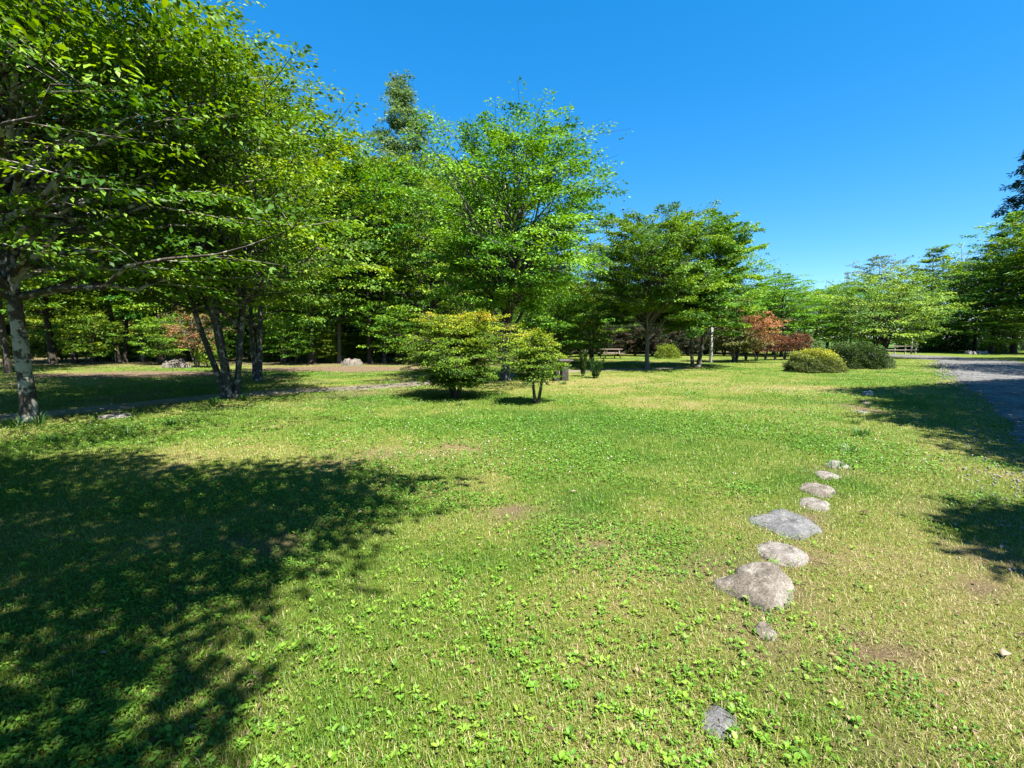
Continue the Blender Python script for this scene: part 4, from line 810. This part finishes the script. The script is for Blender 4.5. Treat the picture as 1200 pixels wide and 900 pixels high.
soil = soil_map(x, y); pd = path_d(x, y); keep = free(x, y, rng) & (rng.uniform(0, 1, len(x)) > soil * .88) & (rng.uniform(0, 1, len(x)) > .72 * sstep(.75, .3, pd))
x, y = x[keep], y[keep]; n = len(x); dry = dry_map(x, y); dist = np.maximum(1, y / 2.6)
isdry = rng.uniform(0, 1, n) < np.clip(dry * .95 - .14, .05, .9)
hgt = rng.gamma(5, .2, n) * .026 * (1 + .2 * (1 - dry)) * np.minimum(dist, 3) ** .25
hgt[isdry] *= .8
wdt = .0027 * dist ** .75 * rng.uniform(.7, 1.4, n)
a = rng.uniform(0, 6.283, n); lean = np.where(isdry, rng.uniform(.8, 2.6, n), rng.uniform(.15, 1.3, n))
dx, dy = np.cos(a), np.sin(a); sx, sy = -dy, dx; z = zg(x, y) - .003
p0 = np.stack([x, y, z], -1); dr = np.stack([dx, dy, 0 * dx], -1); sd = np.stack([sx, sy, 0 * dx], -1); up = np.array([[0, 0, 1.]])
q = 1 / np.sqrt(1 + lean ** 2)
p1 = p0 + (dr * (lean * q * .35)[:, None] + up * (q * .62 + .08)[:, None]) * hgt[:, None]; p2 = p0 + (dr * (lean * q)[:, None] + up * q[:, None]) * hgt[:, None]
V = np.stack([p0 - sd * wdt[:, None] * .5, p0 + sd * wdt[:, None] * .5, p1 + sd * wdt[:, None] * .42, p2, p1 - sd * wdt[:, None] * .42], 1)
cg = mixc((.078, .158, .014), (.190, .235, .028), np.clip(dry + rng.normal(0, .22, n), 0, 1)); cs = mixc((.24, .205, .085), (.37, .33, .17), rng.uniform(0, 1, n))
col = np.where(isdry[:, None], cs, cg) * rng.uniform(.75, 1.25, (n, 1))
g = Geo(); k = np.arange(n)[:, None] * 5; g.add(V.reshape(-1, 3), k + np.array([[0, 1, 2, 4]]), col=np.repeat(col, 5, 0)); g.f.append(k + np.array([[4, 2, 3]]))
tag(g.build('grass', M_grass), kind='stuff')
rng = np.random.default_rng(541); g = Geo(); n = 3200; yy = 3.0 * (30 / 3.0) ** rng.uniform(0, 1, n); xl = np.interp(yy, ROAD_L[:, 1], ROAD_L[:, 0]); xx = xl + np.where(rng.uniform(0, 1, n) < .6, rng.normal(.1, .45, n), rng.uniform(0, 4, n))
OCT = np.array([(1, 0, 0), (0, 1, 0), (-1, 0, 0), (0, -1, 0), (0, 0, .7), (0, 0, -.7)]); OF = np.array([[0, 1, 4], [1, 2, 4], [2, 3, 4], [3, 0, 4], [1, 0, 5], [2, 1, 5], [3, 2, 5], [0, 3, 5]])
rr = rng.uniform(.008, .022, n) * np.maximum(1, yy / 9); V = OCT[None] * rr[:, None, None] * rng.uniform(.6, 1.4, (n, 6, 1)); V += np.stack([xx, yy, zg(xx, yy) + .02], -1)[:, None]
g.add(V.reshape(-1, 3), (np.arange(n)[:, None, None] * 6 + OF[None]).reshape(-1, 3)); tag(g.build('gravel', plain_mat('loose grey gravel', (.07, .07, .072), (.20, .195, .185), 5.0, .95)), kind='stuff')
# clover carpet
x, y, rng = scatter(330000, 1.2, 24, 511); keep = (rng.uniform(0, 1, len(x)) < (clov_map(x, y) * .9 + .03) * (.6 + .4 * sstep(2.5, 5, y))) & free(x, y, rng) & (soil_map(x, y) < .5) & (path_d(x, y) > .8); x, y = x[keep], y[keep]; n = len(x)
dist = np.maximum(1, y / 2.6); C = Geo(); a = rng.uniform(0, 6.283, n); sz = .0165 * dist ** .58 * rng.uniform(.7, 1.3, n)
pos = np.stack([x, y, zg(x, y) + rng.uniform(.010, .036, n) * np.minimum(dist, 1.3)], -1)
add_leaves(C, pos, np.stack([np.cos(a), np.sin(a), rng.normal(.05, .2, n)], -1), np.array([[0, 0, 1.]]) + rng.normal(0, .38, (n, 3)), sz, .85, rng.uniform(0, 1, n))
M_clov = leaf_mat('clover leaf', [(0, (.040, .115, .012)), (.6, (.075, .180, .018)), (1, (.125, .240, .026))], trans=.25, hue=0, val=0)
tag(C.build('clover', M_clov), kind='stuff')
# white clover heads
x, y, rng = scatter(750, 5.0, 13, 517); keep = (clov_map(x, y) > .5) & free(x, y, rng) & (path_d(x, y) > 1); x, y = x[keep], y[keep]; g = Geo()
for k in range(len(x)):
    r = .009 * rng.uniform(.8, 1.3); c = np.array([x[k], y[k], float(zg(x[k], y[k])) + rng.uniform(.05, .09)])
    g.add(np.array([(1, 0, 0), (0, 1, 0), (-1, 0, 0), (0, -1, 0), (0, 0, 1), (0, 0, -1)]) * r + c, np.array([[0, 1, 4, 4]])[:, :3]); g.f[-1] = np.array([[0, 1, 4], [1, 2, 4], [2, 3, 4], [3, 0, 4], [1, 0, 5], [2, 1, 5], [3, 2, 5], [0, 3, 5]]) + g.n - 6
tag(g.build('clover_flowers', plain_mat('white clover head', (.35, .35, .31), (.5, .5, .46), 30)), kind='stuff')
# broad leaved weeds in the foreground
x, y, rng = scatter(17000, 1.2, 8.5, 521); ln = np.array([P(843, 845), P(890, 690), P(957, 574), P(1000, 500)])
dl = np.min([np.hypot(x - p[0], y - p[1]) for p in ln[0] + (ln[1] - ln[0]) * np.linspace(0, 1, 12)[:, None]], 0)
pr = .85 * sstep(4.6, 1.9, y) * sstep(1.1, .35, x) * (.35 + .9 * sstep(.42, .62, fbm(x, y, .6, 71, 3))) + .8 * np.exp(-(dl / .28) ** 2) + .10 * sstep(7, 3, y) + .35 * sstep(.5, .68, fbm(x, y, .8, 73, 3)) * sstep(5.5, 3, y)
keep = (rng.uniform(0, 1, len(x)) < pr) & free(x, y, rng) & (x < .75 * y + .2); x, y = x[keep], y[keep]; C = Geo()
n = len(x); nl = rng.integers(3, 8, n); idx = np.repeat(np.arange(n), nl); M = len(idx); a = rng.uniform(0, 6.283, n)[idx] + np.concatenate([np.arange(v) * 2.4 for v in nl]) + rng.normal(0, .3, M)
sz = (.018 * np.clip(rng.gamma(4, .22, n), .35, 1.6))[idx] * rng.uniform(.75, 1.2, M); tl = rng.uniform(.15, 1.0, M)
ax = np.stack([np.cos(a), np.sin(a), tl], -1); nor = np.stack([-np.cos(a) * tl, -np.sin(a) * tl, np.ones(M)], -1) + rng.normal(0, .15, (M, 3))
pos = np.stack([x[idx], y[idx], zg(x, y)[idx] + .004], -1) + nrm(ax) * sz[:, None] * .22 + np.stack([0 * a, 0 * a, rng.uniform(0, .02, M)], -1)
add_leaves(C, pos, ax, nor, sz, np.clip(rng.normal(.55, .14, n), .28, .8)[idx][:, None], np.clip(rng.normal(.5, .2, n)[idx] + rng.normal(0, .12, M), 0, 1), fine=True)
M_weed = leaf_mat('plantain leaf', [(0, (.055, .140, .016)), (.5, (.115, .235, .022)), (1, (.200, .320, .035))], trans=.3, rough=.45, hue=0, val=0)
tag(C.build('weeds', M_weed), kind='stuff')
# fallen leaf bits and twigs caught in the turf
x, y, rng = scatter(2200, 1.25, 14, 551); kp = free(x, y, rng) & (rng.uniform(0, 1, len(x)) < .25 + .75 * (fbm(x, y, .7, 91, 3) > .52)); x, y = x[kp], y[kp]; n = len(x); C = Geo(); a = rng.uniform(0, 6.283, n)
add_leaves(C, np.stack([x, y, zg(x, y) + rng.uniform(.006, .026, n)], -1), np.stack([np.cos(a), np.sin(a), rng.normal(0, .2, n)], -1), np.array([[0, 0, 1.]]) + rng.normal(0, .35, (n, 3)), .022 * rng.uniform(.5, 1.7, n) * np.maximum(1, y / 5) ** .4, .55, rng.uniform(0, 1, n), fine=True)
M_lit = leaf_mat('dead leaf bits', [(0, (.050, .030, .018)), (.5, (.130, .085, .045)), (1, (.230, .180, .105))], trans=.1, hue=0, val=0)
for k in range(260):
    yy = 1.3 * (9 / 1.3) ** rng.uniform(0, 1); xx = rng.uniform(-1, 1) * (1.2 * yy + .4); a_ = rng.uniform(0, 6.283); l = rng.uniform(.03, .13); z_ = float(zg(xx, yy)) + .016; d_ = np.array([math.cos(a_), math.sin(a_), rng.normal(0, .08)]) * l
    b0 = np.array([xx, yy, z_]); C.tube(np.array([b0, b0 + d_ * .5 + rng.normal(0, .006, 3), b0 + d_]), np.array([.0022, .0018, .0012]), 4); C.t.append(np.full(len(C.v[-1]), rng.uniform(.1, .7)))
tag(C.build('litter', M_lit), kind='stuff')
# taller grass tufts
GT = Geo(); rng = np.random.default_rng(531)
for px, py, nb_, hh in [(1010, 512, 70, .17), (995, 530, 40, .12), (985, 548, 30, .10), (200, 500, 50, .14), (150, 512, 40, .15), (60, 520, 60, .16), (1000, 497, 30, .12), (590, 470, 50, .12), (540, 474, 60, .10), (660, 450, 60, .14), (820, 430, 60, .2), (285, 470, 80, .18), (250, 474, 60, .16), (45, 497, 60, .2), (20, 500, 50, .2)]:
    c = P(px, py)
    for k in range(nb_):
        a_ = rng.uniform(0, 6.283); r = rng.uniform(0, .14); h = hh * rng.uniform(.6, 1.2); b0 = np.array([c[0] + math.cos(a_) * r, c[1] + math.sin(a_) * r, float(zg(*c))]); o_ = np.array([math.cos(a_), math.sin(a_), 0]); s_ = np.array([-o_[1], o_[0], 0]) * .005
        GT.add(np.array([b0 - s_, b0 + s_, b0 + o_ * h * .25 + [0, 0, h * .7] + s_ * .7, b0 + o_ * h * .7 + [0, 0, h], b0 + o_ * h * .25 + [0, 0, h * .7] - s_ * .7]), [[0, 1, 2, 4]], col=np.tile(np.array([[.04, .11, .014]]) * rng.uniform(.8, 1.6), (5, 1))); GT.f.append(np.array([[4, 2, 3]]) + GT.n - 5)
for c, e, pts in STONES[:9]:
    pd_ = pts - c
    for k in range(90):
        i_ = rng.integers(0, len(pts)); f = rng.uniform(0, 1); q = (pts[i_] * (1 - f) + pts[(i_ + 1) % len(pts)] * f - c) * rng.uniform(.9, 1.12) + c
        a_ = rng.uniform(0, 6.283); h = rng.uniform(.02, .05); o_ = np.array([math.cos(a_), math.sin(a_), 0]); s_ = np.array([-o_[1], o_[0], 0]) * .0022; b0 = np.array([q[0], q[1], float(zg(*q)) - .004])
        GT.add(np.array([b0 - s_, b0 + s_, b0 + o_ * h * .4 + [0, 0, h * .7] + s_ * .7, b0 + o_ * h + [0, 0, h], b0 + o_ * h * .4 + [0, 0, h * .7] - s_ * .7]), [[0, 1, 2, 4]], col=np.tile(np.array([[[.08, .16, .016], [.24, .20, .09]][k % 3 == 0]]) * rng.uniform(.7, 1.3), (5, 1))); GT.f.append(np.array([[4, 2, 3]]) + GT.n - 5)
tag(GT.build('grass_tufts', M_grass), kind='stuff')
# single dry leaves on the lawn
M_dl = plain_mat('pale dry leaf', (.15, .12, .08), (.25, .21, .15), 25); M_db = plain_mat('brown dry leaf', (.05, .025, .015), (.11, .055, .03), 25)
for px, py, L_, mt, rz, lab in [(1176, 772, .075, M_dl, .4, 'curled pale dry leaf on the lawn at lower right'), (1014, 604, .085, M_db, 2.4, 'dark brown dry leaf on the grass right of the flat blue grey stone'), (1117, 617, .07, M_dl, 1.2, 'light tan dry leaf on the grass toward the road'), (672, 578, .06, M_dl, .2, 'light tan dry leaf in the middle of the lawn'), (422, 603, .06, M_dl, 1.4, 'orange tan dry leaf by the edge of the big tree shadow')]:
    x, y = P(px, py); g = Geo(); V = []; nq = 7
    for i_ in range(nq):
        t_ = i_ / (nq - 1); wv = math.sin(math.pi * min(.98, t_ * .94 + .04)) ** .8 * .24 * L_
        for j_ in (-1, 0, 1): V.append((t_ * L_ - L_ / 2, j_ * wv, .022 + abs(j_) * wv * .3 + .16 * L_ * math.sin(t_ * 3.1) + .02 * L_ * math.sin(t_ * 17 + j_)))
    F = [[i_ * 3 + j_, i_ * 3 + 3 + j_, i_ * 3 + 4 + j_, i_ * 3 + 1 + j_] for i_ in range(nq - 1) for j_ in (0, 1)]
    g.add(np.array(V), F); o = tag(g.build('dry_leaf', mt, loc=(x, y, float(zg(x, y)))), lab, 'leaf', 'dry leaves on the lawn'); o.rotation_euler = (.15, .1, rz)
    sm = o.modifiers.new('thickness', 'SOLIDIFY'); sm.thickness = .0012
